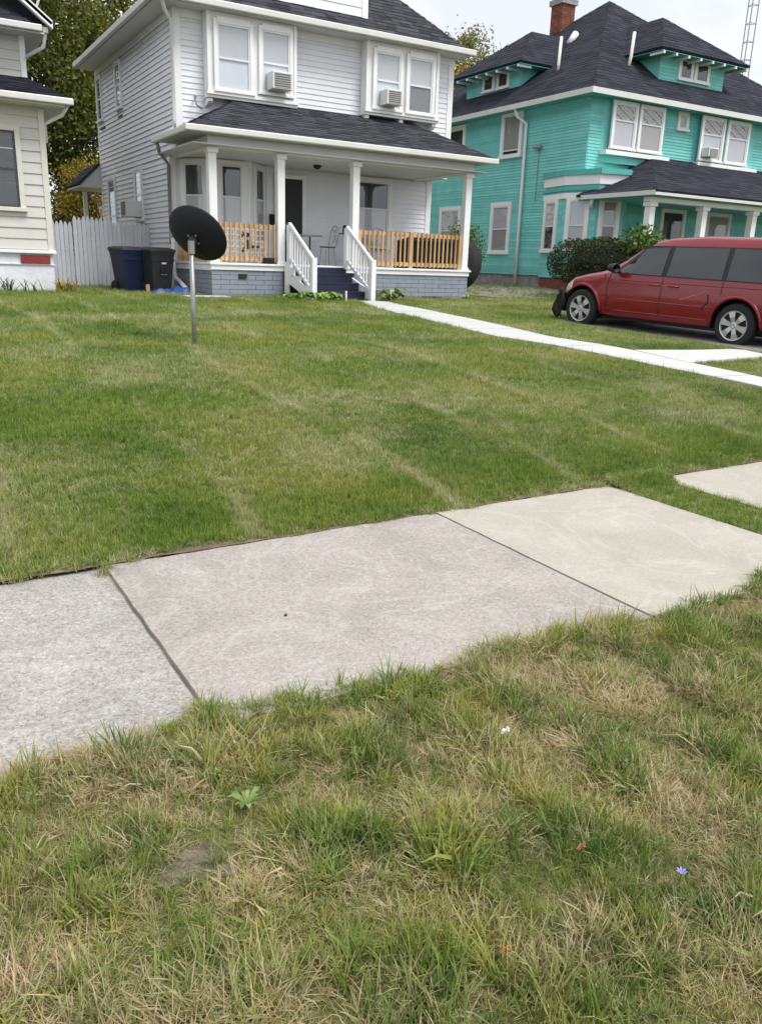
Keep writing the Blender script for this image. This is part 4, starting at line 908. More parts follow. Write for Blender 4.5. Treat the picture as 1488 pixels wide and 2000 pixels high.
def ring(q):
    zt, zb, wsx = interp(q, ZT), interp(q, ZB), interp(q, WS); belt = min(1.00, zt - .10)
    wt = wsx * .755 if zt > 1.3 else wsx * (.755 + (.93 - .755) * min(1, (1.3 - zt) / .25))
    pts = [(0, zb), (wsx * .80, zb), (wsx * .93, zb + .02), (wsx * .97, zb + .10), (wsx * .995, zb + .30 * (belt - zb)), (wsx, zb + .55 * (belt - zb)), (wsx * .99, zb + .82 * (belt - zb)), (wsx * .965, belt)]
    top = zt - .06
    if top < belt + .03: top = belt + .03
    for t in (.25, .5, .75, 1.0): pts.append((wsx * .965 + (wt - wsx * .965) * (t ** 1.15), belt + (top - belt) * t))
    pts += [(wt - .05, zt - .025), (wt - .16, zt - .005), (wt * .4, zt + .012), (0, zt + .016)]
    return pts
def Wv(q, z):
    p = [a for a in ring(q)][1:12]; zz = [a[1] for a in p]; return float(np.interp(z, zz, [a[0] for a in p]))
qs = np.unique(np.r_[np.linspace(-2.90, 2.26, 66), QS]); mb = MB(); RN = len(ring(0))
for q in qs:
    rg = ring(q)
    full = [(-x, q, z) for x, z in rg] + [(x, q, z) for x, z in rg[1:-1][::-1]]
    mb.v += full
FN = 2 * RN - 2
for i in range(len(qs) - 1):
    for k in range(FN): mb.f.append((i * FN + k, (i + 1) * FN + k, (i + 1) * FN + (k + 1) % FN, i * FN + (k + 1) % FN)); mb.t.append(.5)
mb.f.append(tuple(range(FN))); mb.t.append(.5); mb.f.append(tuple((len(qs) - 1) * FN + k for k in range(FN))[::-1]); mb.t.append(.5)
body = build('body', mb, red_paint, van, smooth=True)
WQ = (-1.50, 1.57); WR_ = .345
cut = MB()
for q in WQ:
    for s in (-1, 1):
        n = 40; b0 = len(cut.v)
        for x in (s * .60, s * 1.3):
            for k in range(n): cut.v.append((x, q + .425 * math.cos(2 * math.pi * k / n), WR_ + .425 * math.sin(2 * math.pi * k / n)))
        order = list(range(n)); 
        fl = [tuple(b0 + k for k in order), tuple(b0 + n + k for k in order[::-1])] + [(b0 + k, b0 + n + k, b0 + n + (k + 1) % n, b0 + (k + 1) % n) for k in range(n)]
        if s < 0: fl = [f[::-1] for f in fl]
        cut.f += fl; cut.t += [.5] * len(fl)
cutme = bpy.data.meshes.new('arch_cut'); cutme.from_pydata(cut.v, [], [f[::-1] for f in cut.f]); cutme.update(); cuto = bpy.data.objects.new('arch_cut', cutme); COL.objects.link(cuto)
import bmesh as _bm
for me_ in (cutme, body.data):
    b_ = _bm.new(); b_.from_mesh(me_); _bm.ops.recalc_face_normals(b_, faces=b_.faces); b_.to_mesh(me_); b_.free()
sm = body.modifiers.new('cut', 'BOOLEAN'); sm.operation = 'DIFFERENCE'; sm.solver = 'EXACT'; sm.object = cuto
# boolean needs both in one space: drop the parent's placement while cutting
body.parent = None; bpy.context.view_layer.update()
new = bpy.data.meshes.new_from_object(body.evaluated_get(bpy.context.evaluated_depsgraph_get()))
body.modifiers.clear(); body.data = new; body.parent = van; bpy.data.objects.remove(cuto)
body.data.materials.clear(); body.data.materials.append(red_paint)
new.polygons.foreach_set('use_smooth', [True] * len(new.polygons))
try: new.set_sharp_from_angle(angle=math.radians(38))
except Exception: pass
def patch(name, corners, m, nu=8, nv=5, off=.006, side=-1, parent=None):
    """panel following the body side: corners (q,z) bottom-rear, bottom-front, top-front, top-rear"""
    c = [np.array(x, float) for x in corners]; mb = MB()
    for j in range(nv + 1):
        for i in range(nu + 1):
            a, t = i / nu, j / nv; p = (c[0] * (1 - a) + c[1] * a) * (1 - t) + (c[3] * (1 - a) + c[2] * a) * t
            mb.v.append((side * (Wv(p[0], p[1]) + off), p[0], p[1]))
    for j in range(nv):
        for i in range(nu):
            a = j * (nu + 1) + i; mb.f.append((a, a + 1, a + nu + 2, a + nu + 1)[::side]); mb.t.append(.5)
    return build(name, mb, m, parent or van, smooth=True)
for s in (-1, 1):
    patch('window_surround', [(-2.62, 1.005), (1.00, 1.005), (.42, 1.50), (-2.55, 1.535)], trim_blk, 24, 6, .004, s)
    patch('side_window', [(-.05, 1.02), (.86, 1.03), (.43, 1.45), (-.05, 1.48)], car_glass, 8, 5, .010, s)
    patch('side_window', [(-1.16, 1.02), (-.15, 1.02), (-.15, 1.485), (-1.13, 1.505)], car_glass, 8, 5, .010, s)
    patch('side_window', [(-2.50, 1.02), (-1.24, 1.02), (-1.22, 1.505), (-2.42, 1.495)], car_glass, 8, 5, .010, s)
    def strip(name, pts, wdt, m, off=.008):
        for (a, c) in zip(pts[:-1], pts[1:]):
            n = 6; pp_ = []
            for i in range(n + 1):
                t = i / n; q, z = a[0] + (c[0] - a[0]) * t, a[1] + (c[1] - a[1]) * t; pp_.append((s * (Wv(q, z) + off - wdt), q, z))
            yield pp_
    for nm, pts, wd, m_ in (('door_seam', [(-.10, 1.0), (-.10, .36)], .007, trim_blk), ('door_seam', [(.98, 1.0), (1.02, .8), (1.0, .42), (.94, .34)], .007, trim_blk), ('door_seam', [(-1.2, 1.0), (-1.2, .80)], .007, trim_blk),
                            ('door_moulding', [(1.00, .58), (-1.0, .58)], .012, red_paint), ('sill_crease', [(1.05, .38), (-1.05, .38)], .012, red_paint), ('belt_crease', [(1.5, .90), (-2.6, .93)], .012, red_paint)):
        mbx = MB()
        for pp_ in strip(nm, pts, wd, m_): mbx.tube(pp_, wd, 6)
        build(nm, mbx, m_, van, smooth=True)
    for q in (.05, -.32):
        build('door_handle', MB().tube([(s * (Wv(q, .86) + .004), q - .10, .865), (s * (Wv(q, .86) + .03), q - .07, .865), (s * (Wv(q, .86) + .03), q + .07, .865), (s * (Wv(q, .86) + .004), q + .10, .865)], .014, 8), red_paint, van, smooth=True)
    mb = MB(); mb.tube([(s * .90, .83, 1.03), (s * 1.0, .82, 1.06)], .03, 8); build('mirror_arm', mb, trim_blk, van)
    v = []
    for y_, sc_ in ((.90, .8), (.82, 1.0), (.77, 1.0), (.765, .9)):
        v += [(s * 1.10 + .11 * sc_ * math.cos(a), y_, 1.10 + .08 * sc_ * math.sin(a)) for a in np.linspace(0, 2 * math.pi, 12, endpoint=False)]
    f = [tuple(range(12)), tuple(range(36, 48))[::-1]] + [(12 * i + k, 12 * i + (k + 1) % 12, 12 * i + 12 + (k + 1) % 12, 12 * i + 12 + k) for i in range(3) for k in range(12)]
    build('mirror', MB().add(v, f), trim_blk, van, smooth=True)
    for q in WQ:                                            # flared wheel-arch lips and dark wells
        arc = [(s * (Wv(q + .44 * math.cos(a), max(.3, WR_ + .44 * math.sin(a))) + .000), q + .435 * math.cos(a), WR_ + .435 * math.sin(a)) for a in np.linspace(-.05, math.pi + .05, 24)]
        build('arch_lip', MB().tube(arc, .030, 8), red_paint, van, smooth=True)
        mb = MB(); n = 24
        for k in range(n + 1):
            a = -.2 + (math.pi + .4) * k / n
            for x in (.605, .95): mb.v.append((s * x, q + .418 * math.cos(a), WR_ + .418 * math.sin(a)))
        for k in range(n): mb.f.append((2 * k, 2 * k + 1, 2 * k + 3, 2 * k + 2)); mb.t.append(.5)
        mb.box(*sorted((s * .61, s * .60)), q - .42, q + .42, .22, WR_ + .42); build('wheel_well', mb, trim_blk, van)
        wx = s * .865
        wl_ = build('wheel', MB().lathe([(.20, -.10), (.33, -.10), (WR_, -.06), (WR_ + .002, 0), (WR_, .06), (.325, .095), (.30, .105), (.235, .10), (.205, .08)], (wx, q, WR_), (s, 0, 0), 40), rubber, van, smooth=True)
        mb = MB(); mb.lathe([(.238, .092), (.232, .108), (.215, .100), (.205, .07)], (wx, q, WR_), (s, 0, 0), 40); mb.lathe([(0, .10), (.03, .105), (.055, .095), (.06, .06)], (wx, q, WR_), (s, 0, 0), 20)
        for k in range(6):
            a = 2 * math.pi * (k + .25) / 6; ca, sa = math.cos(a), math.sin(a); pa = np.array([-sa, ca]); rd = np.array([ca, sa]); vv = []
            for (rr, hw_, dx_) in ((.045, .030, .095), (.13, .038, .108), (.222, .058, .100)):
                for side in (-1, 1):
                    y_, z_ = rd * rr + pa * hw_ * side; vv.append((wx + s * dx_, q + y_, WR_ + z_))
            vv += [(p[0] - s * .03, p[1], p[2]) for p in vv]
            mb.add(vv, [(0, 1, 3, 2), (2, 3, 5, 4), (0, 2, 8, 6), (2, 4, 10, 8), (1, 7, 9, 3), (3, 9, 11, 5)])
        build('wheel_cover', mb, alloy, wl_, smooth=False)
        build('wheel_disc', MB().lathe([(0, .055), (.215, .055)], (wx, q, WR_), (s, 0, 0), 32), trim_blk, wl_)
    patch('headlight', [(1.86, .66), (2.16, .62), (2.13, .72), (1.86, .84)], lamp_mat, 6, 4, .006, s)
    patch('tail_light', [(-2.86, .8), (-2.70, .8), (-2.66, 1.3), (-2.84, 1.3)], red_panel, 4, 5, .006, s)
# windscreen on the sloping front
mb = MB(); n, m_ = 8, 10
for j in range(n + 1):
    q = .30 + (1.06 - .30) * j / n; wt = ring(q)[11][0]
    for i in range(m_ + 1):
        t = -1 + 2 * i / m_; mb.v.append((wt * .97 * t, q + .004, interp(q, ZT) + .018 - .055 * abs(t) ** 3 + .004))
for j in range(n):
    for i in range(m_): a = j * (m_ + 1) + i; mb.f.append((a, a + 1, a + m_ + 2, a + m_ + 1)); mb.t.append(.5)
build('windscreen', mb, car_glass, van, smooth=True)
# dark structure left where the bumper is gone, with a hanging liner
mb = MB(); mb.box(-.78, .78, 2.02, 2.20, .34, .62); mb.box(-.70, .70, 2.20, 2.27, .50, .60); mb.box(-.86, -.60, 1.96, 2.18, .26, .60)
build('bumper_core', mb, trim_blk, van, bevel=.03)
xs2, zs2 = np.linspace(0, 1, 9), np.linspace(0, 1, 10); mb = MB()
for zz in zs2:
    for xx in xs2: mb.v.append((-.955 + .10 * xx + .035 * math.sin(xx * 9 + zz * 6), 2.00 + .27 * xx - .05 * zz + .05 * math.sin(zz * 8 + xx * 5), .14 + .52 * zz + .04 * math.sin(xx * 11)))
for j in range(9):
    for i in range(8): a = j * 9 + i; mb.f.append((a, a + 1, a + 10, a + 9)); mb.t.append(.5)
lo = build('torn_liner', mb, trim_blk, van, smooth=True); sol = lo.modifiers.new('thick', 'SOLIDIFY'); sol.thickness = .012
# crease damage ahead of the rear wheel
mb = MB(); mb.tube([(-(Wv(-.5, .66) + .001), -.48, .66), (-(Wv(-.8, .78) + .001), -.80, .77), (-(Wv(-.95, .82) + .001), -.94, .83)], .008, 6); build('scratch', mb, mat('scratch', (.42, .16, .16), .5, .2), van)
mb = MB(); mb.tube([(-(Wv(-.98, .77) + .001), -.98, .78), (-(Wv(-1.03, .66) + .001), -1.0, .66), (-(Wv(-.95, .55) + .001), -.90, .56), (-(Wv(-.95, .45) + .001), -.96, .46)], .012, 6); build('scratch', mb, trim_blk, van)
build('underbody', MB().box(-.72, .72, -2.6, 1.95, .2, .30), trim_blk, van)

# black plastic tub leaning beside the porch
tb = thing('plastic_tub', (13.25, 18.6, tzf(13.2, 18.6)), 'large black round plastic tub leaning at the right end of the porch', 'tub')
ax_ = Vector((-.75, -.55, .22)).normalized(); c_ = Vector((13.02, 18.5, tzf(13.3, 18.5) + .86))
build('shell', MB().lathe([(0, .20), (.55, .22), (.66, .10), (.70, 0), (.73, -.02), (.70, -.04), (.64, .06), (.5, .17), (0, .16)], c_ - ax_ * .1, ax_, 36), black_mat, tb, smooth=True)
build('prop', MB().box(12.9, 13.4, 18.45, 18.9, tzf(13.3, 18.6) - .02, tzf(13.3, 18.6) + .17), mat('rust_red', (.10, .02, .02), .8, .2), tb)

# ---------------------------------------------------------------- foliage helpers
def leaf_mat(name, c1, c2, scale=.6, rough=.6, dry=None):
    m = bpy.data.materials.new(name); m.use_nodes = True; t = m.node_tree; n = t.nodes; l = t.links; n.clear()
    o = n.new('ShaderNodeOutputMaterial'); p = n.new('ShaderNodeBsdfPrincipled'); p.inputs['Roughness'].default_value = rough; p.inputs['Specular IOR Level'].default_value = .25
    tr = n.new('ShaderNodeBsdfTranslucent'); mx_ = n.new('ShaderNodeMixShader'); mx_.inputs[0].default_value = .3
    pos = n.new('ShaderNodeNewGeometry').outputs['Position']; nz = n.new('ShaderNodeTexNoise'); nz.inputs['Scale'].default_value = scale; nz.inputs['Detail'].default_value = 4; l.new(pos, nz.inputs['Vector'])
    at = n.new('ShaderNodeAttribute'); at.attribute_name = 'tint'; ad = n.new('ShaderNodeMath'); ad.operation = 'ADD'; l.new(nz.outputs['Fac'], ad.inputs[0])
    sb = n.new('ShaderNodeMath'); sb.operation = 'MULTIPLY_ADD'; sb.inputs[1].default_value = .75; sb.inputs[2].default_value = -.375; l.new(at.outputs['Fac'], sb.inputs[0]); l.new(sb.outputs[0], ad.inputs[1])
    rp = n.new('ShaderNodeValToRGB'); rp.color_ramp.elements[0].position = .25; rp.color_ramp.elements[1].position = .78; rp.color_ramp.elements[0].color = (*c1, 1); rp.color_ramp.elements[1].color = (*c2, 1)
    l.new(ad.outputs[0], rp.inputs[0]); l.new(rp.outputs[0], p.inputs['Base Color']); l.new(rp.outputs[0], tr.inputs[0])
    l.new(p.outputs[0], mx_.inputs[1]); l.new(tr.outputs[0], mx_.inputs[2]); l.new(mx_.outputs[0], o.inputs[0]); return m
def leaf_cloud(name, cen, size, m, parent, aspect=.55, droop=0.0):
    N_ = len(cen); d = rng.normal(size=(N_, 3)); d[:, 2] -= droop; d /= np.linalg.norm(d, axis=1)[:, None]
    e = rng.normal(size=(N_, 3)); e -= (e * d).sum(1)[:, None] * d; e /= np.linalg.norm(e, axis=1)[:, None]
    s_ = np.asarray(size)[:, None]; V = np.empty((N_, 4, 3)); V[:, 0] = cen - d * s_ * .5; V[:, 2] = cen + d * s_ * .5; V[:, 1] = cen + e * s_ * aspect * .5; V[:, 3] = cen - e * s_ * aspect * .5
    org = np.array(ORG[parent.name]); V -= org
    me = bpy.data.meshes.new(name); me.vertices.add(N_ * 4); me.vertices.foreach_set('co', V.ravel()); me.loops.add(N_ * 4); me.loops.foreach_set('vertex_index', np.arange(N_ * 4))
    me.polygons.add(N_); me.polygons.foreach_set('loop_start', np.arange(N_) * 4); me.polygons.foreach_set('loop_total', np.full(N_, 4)); me.update(calc_edges=True)
    a = me.attributes.new('tint', 'FLOAT', 'FACE'); a.data.foreach_set('value', rng.random(N_)); me.materials.append(m)
    return link(bpy.data.objects.new(name, me), parent)
def tree(name, base, h, blobs, n, size, m, label, trunk_r=.25, clump=.55, group=None, kcl=60):
    t = thing(name, (base[0], base[1], tzf(base[0], base[1])), label, 'tree', group); z0 = tzf(*base)
    mb = MB(); top = Vector((base[0] + .3, base[1], z0 + h * .75)); mb.tube([(base[0], base[1], z0 - .2), (base[0] + .1, base[1], z0 + h * .3), tuple(top)], [trunk_r, trunk_r * .7, trunk_r * .2], 10)
    cen = []; tot = sum(b[3] * b[4] * b[5] for b in blobs)
    for bx, by, bz, rx, ry, rz2 in blobs:
        k = max(6, int(kcl * (rx * ry * rz2 / tot) ** .8)); q = rng.normal(size=(k, 3)); q /= np.linalg.norm(q, axis=1)[:, None]; q *= rng.uniform(.35, 1.0, (k, 1)) ** .6
        cc = np.array([bx, by, bz]) + q * [rx, ry, rz2]
        nl = int(n * rx * ry * rz2 / tot / k) + 1
        for c_ in cc:
            cen.append(c_ + rng.normal(size=(nl, 3)) * clump * rng.uniform(.6, 1.3) * np.array([1, 1, .75]))
            if rng.random() < .35:
                s_ = Vector((base[0] + .1, base[1], min(z0 + h * rng.uniform(.25, .6), c_[2] - .3))); mb.tube([tuple(s_), tuple((s_ + Vector(c_)) / 2 + Vector((0, 0, .2))), tuple(c_)], [trunk_r * .35, trunk_r * .2, .02], 6)
    build('trunk', mb, bark, t, smooth=True); cen = np.concatenate(cen)
    leaf_cloud('crown', cen, rng.uniform(.6, 1.3, len(cen)) * size, m, t); return t
lf_dark = leaf_mat('leaf_dark_green', (.035, .060, .010), (.20, .22, .035), .5)
lf_yel = leaf_mat('leaf_yellow_green', (.075, .10, .014), (.38, .33, .05), .45)
lf_gold = leaf_mat('leaf_gold', (.13, .11, .016), (.46, .33, .055), .6)
lf_pale = leaf_mat('leaf_pale', (.12, .125, .045), (.34, .32, .13), .5)
G_ = 'trees behind the houses'
tree('leafy_tree', (6.6, 37), 12, [(6.4, 37, 8.2, 2.6, 2.2, 4.2), (7.6, 37.5, 5.0, 2.2, 2, 2.4), (5.2, 37, 10.6, 2.2, 2, 2.2)], 26000, .17, lf_dark, 'tall dark green tree filling the gap beside the beige house', group=G_, kcl=110)
tree('leafy_tree', (10.5, 40), 15, [(10.3, 40, 10.5, 3.6, 2.6, 4.2), (8.6, 40, 13, 2.4, 2.2, 2.2), (11.6, 39.5, 6.5, 2.4, 2, 3)], 24000, .18, lf_yel, 'tall yellow-green tree rising behind the white house side wall', group=G_, kcl=110)
tree('leafy_tree', (7.1, 34.0), 5, [(6.9, 34, 3.6, .9, .8, 1.4), (6.5, 34.2, 2.4, .9, .8, 1.3)], 9000, .11, lf_gold, 'small golden autumn tree above the picket fence', .1, .22, G_, 40)
tree('leafy_tree', (8.3, 47), 15, [(8.6, 47, 8, 5, 3, 6), (13, 47, 9, 4, 3, 6)], 20000, .24, lf_dark, 'far dark tree mass seen through gaps behind golden tree', group=G_, kcl=90)
tree('leafy_tree', (2.0, 44), 16, [(3.5, 44, 9.5, 3.5, 3, 5), (5.6, 45, 13, 3, 3, 3)], 18000, .2, lf_yel, 'yellow-green tree partly hidden behind beige house gable', group=G_, kcl=80)
tree('leafy_tree', (-3.5, 38), 13, [(-3.5, 38, 8, 4, 3, 5)], 9000, .22, lf_dark, 'broad dark unseen tree added behind the beige house for window reflections', group=G_)  # out of view, added so the side windows reflect foliage instead of sky
tree('leafy_tree', (-1.5, 31), 9, [(-1.5, 31, 5, 2.6, 2.2, 3.2)], 7000, .18, lf_yel, 'smaller yellow-green unseen tree added behind the beige house for window reflections', group=G_)  # second unseen tree, added to fill the glass reflections
tree('leafy_tree', (36.0, 52), 16.5, [(35.2, 52, 15.0, 1.5, 1.2, 1.5), (37.4, 52, 15.8, 1.2, 1.2, 1.6), (35.8, 52, 12.4, 2.2, 1.6, 1.8), (33.6, 52, 14.6, .8, .8, 1.0)], 8000, .23, lf_pale, 'pale sparse tree against the sky between white and turquoise houses', .2, .38, G_, 46)
tree('leafy_tree', (34.0, 47), 12.5, [(33.2, 47, 12.0, 1.5, 1.2, 1.5), (34.2, 47, 11.0, 1.6, 1.2, 1.4)], 5600, .19, lf_gold, 'golden leaved tree top just above the turquoise side dormer', .18, .36, G_, 40)
tree('leafy_tree', (41.5, 27.5), 9, [(41.2, 27.5, 5.2, 2.2, 2.2, 3.2), (41.5, 28, 8.0, 1.6, 1.6, 1.6)], 7000, .16, lf_yel, 'green tree beyond the far end of the turquoise porch', group=G_)
# clipped hedge in front of the turquoise porch
hg = thing('hedge', (16.8, 17.2, tzf(16.8, 17.2)), 'dense dark clipped hedge in front of turquoise house corner', 'hedge')
def shell_pts(n, c_, r_, p=2.6, lo=.82):
    q = rng.normal(size=(n, 3)); q /= (np.abs(q) ** p).sum(1)[:, None] ** (1 / p); q *= rng.uniform(lo, 1.04, (n, 1)); return np.array(c_) + q * np.array(r_)
lf_hedge = leaf_mat('leaf_hedge', (.012, .024, .008), (.060, .085, .022), 1.6)
z_ = tzf(16.8, 17.2); P_ = shell_pts(16000, (17.05, 17.2, z_ + .92), (1.60, .95, .62)); P_[:, 2] += .06 * np.sin(P_[:, 0] * 6) ; P_ = P_[P_[:, 2] > z_ + .25]
leaf_cloud('foliage', P_, rng.uniform(.035, .075, len(P_)), lf_hedge, hg)
mb = MB()
for k in range(5): mb.tube([(16.2 + .42 * k, 17.2, z_ - .05), (16.15 + .45 * k, 17.15, z_ + .7)], [.04, .02], 6)
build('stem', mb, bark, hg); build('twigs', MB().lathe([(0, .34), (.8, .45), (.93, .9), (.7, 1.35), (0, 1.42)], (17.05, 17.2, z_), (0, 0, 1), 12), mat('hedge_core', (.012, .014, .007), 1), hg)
def bush(name, c_, r_, n, size, m, label, cat='shrub', z=None):
    z_ = tzf(c_[0], c_[1]); t = thing(name, (c_[0], c_[1], z_), label, cat); P_ = shell_pts(n, (c_[0], c_[1], z_ + c_[2]), r_, 2.0, .35); P_ = P_[P_[:, 2] > z_ + .03]
    leaf_cloud('foliage', P_, rng.uniform(.6, 1.3, len(P_)) * size, m, t, .6); mb = MB()
    for k in range(5):
        a = k * 1.3; mb.tube([(c_[0] + .06 * math.cos(a), c_[1] + .06 * math.sin(a), z_ - .05), (c_[0] + r_[0] * .5 * math.cos(a), c_[1] + r_[1] * .5 * math.sin(a), z_ + c_[2] + r_[2] * .3)], [.025, .01], 6)
    build('stem', mb, bark, t); return t
lf_lite = leaf_mat('leaf_bright', (.035, .085, .02), (.15, .24, .05), 1.2)
bush('shrub', (17.6, 16.35, 1.45), (.85, .5, .50), 900, .13, lf_lite, 'bright green leafy shrub above the hedge by turquoise porch')
bush('shrub', (15.0, 20.9, 1.15), (.75, .6, .85), 2600, .09, leaf_mat('leaf_shrub', (.04, .075, .015), (.20, .26, .06), 2.0), 'bushy green shrub between the white and turquoise houses')
# hostas
def hosta(x, y, r_, n, m, label, group=None):
    z_ = tzf(x, y); t = thing('hosta', (x, y, z_), label, 'plant', group); mb = MB()
    for k in range(n):
        a = 2 * math.pi * k / n * 2.4 + random.uniform(-.3, .3); ln = r_ * random.uniform(.65, 1.1); w_ = ln * .30; rise = ln * random.uniform(.35, .85); d = Vector((math.cos(a), math.sin(a), 0)); sdv = Vector((-math.sin(a), math.cos(a), 0)); o_ = Vector((x, y, z_ + .01)); pts = []
        for t_, wd, hz in ((0, .04, 0), (.3, .25, .6), (.55, 1.0, 1.0), (.8, .8, .95), (1.0, .02, .65)):
            c_ = o_ + d * ln * t_ + Vector((0, 0, rise * hz)); pts += [c_ + sdv * w_ * wd + Vector((0, 0, .012 * wd)), c_, c_ - sdv * w_ * wd + Vector((0, 0, .012 * wd))]
        f = [(3 * i + j, 3 * i + j + 1, 3 * i + j + 4, 3 * i + j + 3) for i in range(4) for j in range(2)]; m_ = MB().add(pts, f, random.random()); build('leaf', m_, m, t, smooth=True, tint=True)
    return t
lf_hosta = leaf_mat('leaf_hosta', (.09, .18, .035), (.30, .43, .10), 4); lf_var = leaf_mat('leaf_variegated', (.10, .17, .05), (.46, .48, .20), 9)
for i, x in enumerate((7.18, 7.45, 7.70, 7.95, 8.18)): hosta(x, 15.85 + .07 * math.sin(i * 2.1), .24, 17, lf_hosta, ('green hosta at the porch foundation end of the step-side row', 'green hosta second from the porch foundation in the step-side row', 'green hosta in front of the white stair newel post', 'green hosta in front of the navy steps, second from the white stake', 'green hosta next to the short white pipe stake')[i], 'hostas along the steps')
hosta(9.62, 15.95, .36, 24, lf_var, 'variegated pale-edged hosta beside the front walk and grey block')
hosta(12.3, 16.9, .16, 10, lf_hosta, 'small weed clump at right corner of porch foundation')
def blades(x, y, n, h, spread, m, label, w_=.012):
    z_ = tzf(x, y); t = thing('lily_clump', (x, y, z_), label, 'plant'); 
    for k in range(n):
        a = random.uniform(0, 6.28); ln = h * random.uniform(.6, 1.1); sp = spread * random.uniform(.3, 1.2); d = Vector((math.cos(a), math.sin(a), 0)); sdv = Vector((-math.sin(a), math.cos(a), 0)); o_ = Vector((x + random.uniform(-.2, .2), y + random.uniform(-.1, .1), z_)); pts = []
        for t_ in (0, .35, .7, 1.0):
            c_ = o_ + d * sp * t_ ** 1.6 + Vector((0, 0, ln * (t_ - .35 * t_ ** 3))); pts += [c_ + sdv * w_ * (1 - t_ * .9), c_ - sdv * w_ * (1 - t_ * .9)]
        build('leaf', MB().add(pts, [(0, 1, 3, 2), (2, 3, 5, 4), (4, 5, 7, 6)], random.random()), m, t, tint=True)
blades(1.75 + .3, 18.1, 26, .5, .45, lf_dark, 'dark strappy lily clump at foot of white foundation below red panel', .014)
blades(2.55, 18.05, 16, .45, .4, lf_lite, 'thin green lily clump beside the beige house corner'); blades(3.2, 18.15, 34, .5, .4, lf_gold, 'brown drying perennial clump at the fence end', .02)

# ---------------------------------------------------------------- grass: tufts of real blades set out over the turf
def sinnoise(x, y, f, seed, oct_=4):
    r_ = np.random.default_rng(seed); v = 0; amp = 1; tot = 0
    for o_ in range(oct_):
        for _ in range(4):
            a = r_.uniform(0, 2 * np.pi); v = v + amp * np.sin((x * np.cos(a) + y * np.sin(a)) * f * r_.uniform(.7, 1.4) + r_.uniform(0, 6.28))
        tot += amp * 2; amp *= .6; f *= 2.1
    return np.clip(.5 + .5 * v / tot, 0, 1)
def tuft_mesh(name, nb, h0, h1, rad, lean, wid, dry0, dry1, m, flat=0.0, segs=3):
    V, F, D = [], [], []
    for k in range(nb):
        a = rng.uniform(0, 2 * np.pi); rr = rad * np.sqrt(rng.random()); a2 = a + rng.normal() * .9; o_ = np.array([rr * np.cos(a), rr * np.sin(a), -.004])
        ln = rng.uniform(h0, h1); th0 = abs(rng.normal()) * lean * .5 + flat; th1 = th0 + abs(rng.normal()) * lean + .25; w_ = wid * rng.uniform(.6, 1.3)
        d = np.array([np.cos(a2), np.sin(a2), 0]); sdv = np.array([-np.sin(a2), np.cos(a2), 0]); p = o_.copy(); b0 = len(V)
        tw = rng.normal() * .4; sdv = sdv * np.cos(tw) + np.array([0, 0, np.sin(tw)]); dr_ = rng.uniform(dry0, dry1)
        for i in range(segs + 1):
            t = i / segs; ww = w_ * (1 - t ** 2 * .92)
            V += [p + sdv * ww / 2, p - sdv * ww / 2]; th_ = th0 + (th1 - th0) * t; p = p + (d * np.sin(th_) + np.array([0, 0, np.cos(th_)])) * ln / segs
            if p[2] < .002: p[2] = .002
        for i in range(segs): F.append((b0 + 2 * i, b0 + 2 * i + 1, b0 + 2 * i + 3, b0 + 2 * i + 2)); D.append(dr_)
    me = bpy.data.meshes.new(name); me.from_pydata([tuple(v) for v in V], [], F); a = me.attributes.new('dry', 'FLOAT', 'FACE'); a.data.foreach_set('value', D); me.materials.append(m); me.update(); return bpy.data.objects.new(name, me)
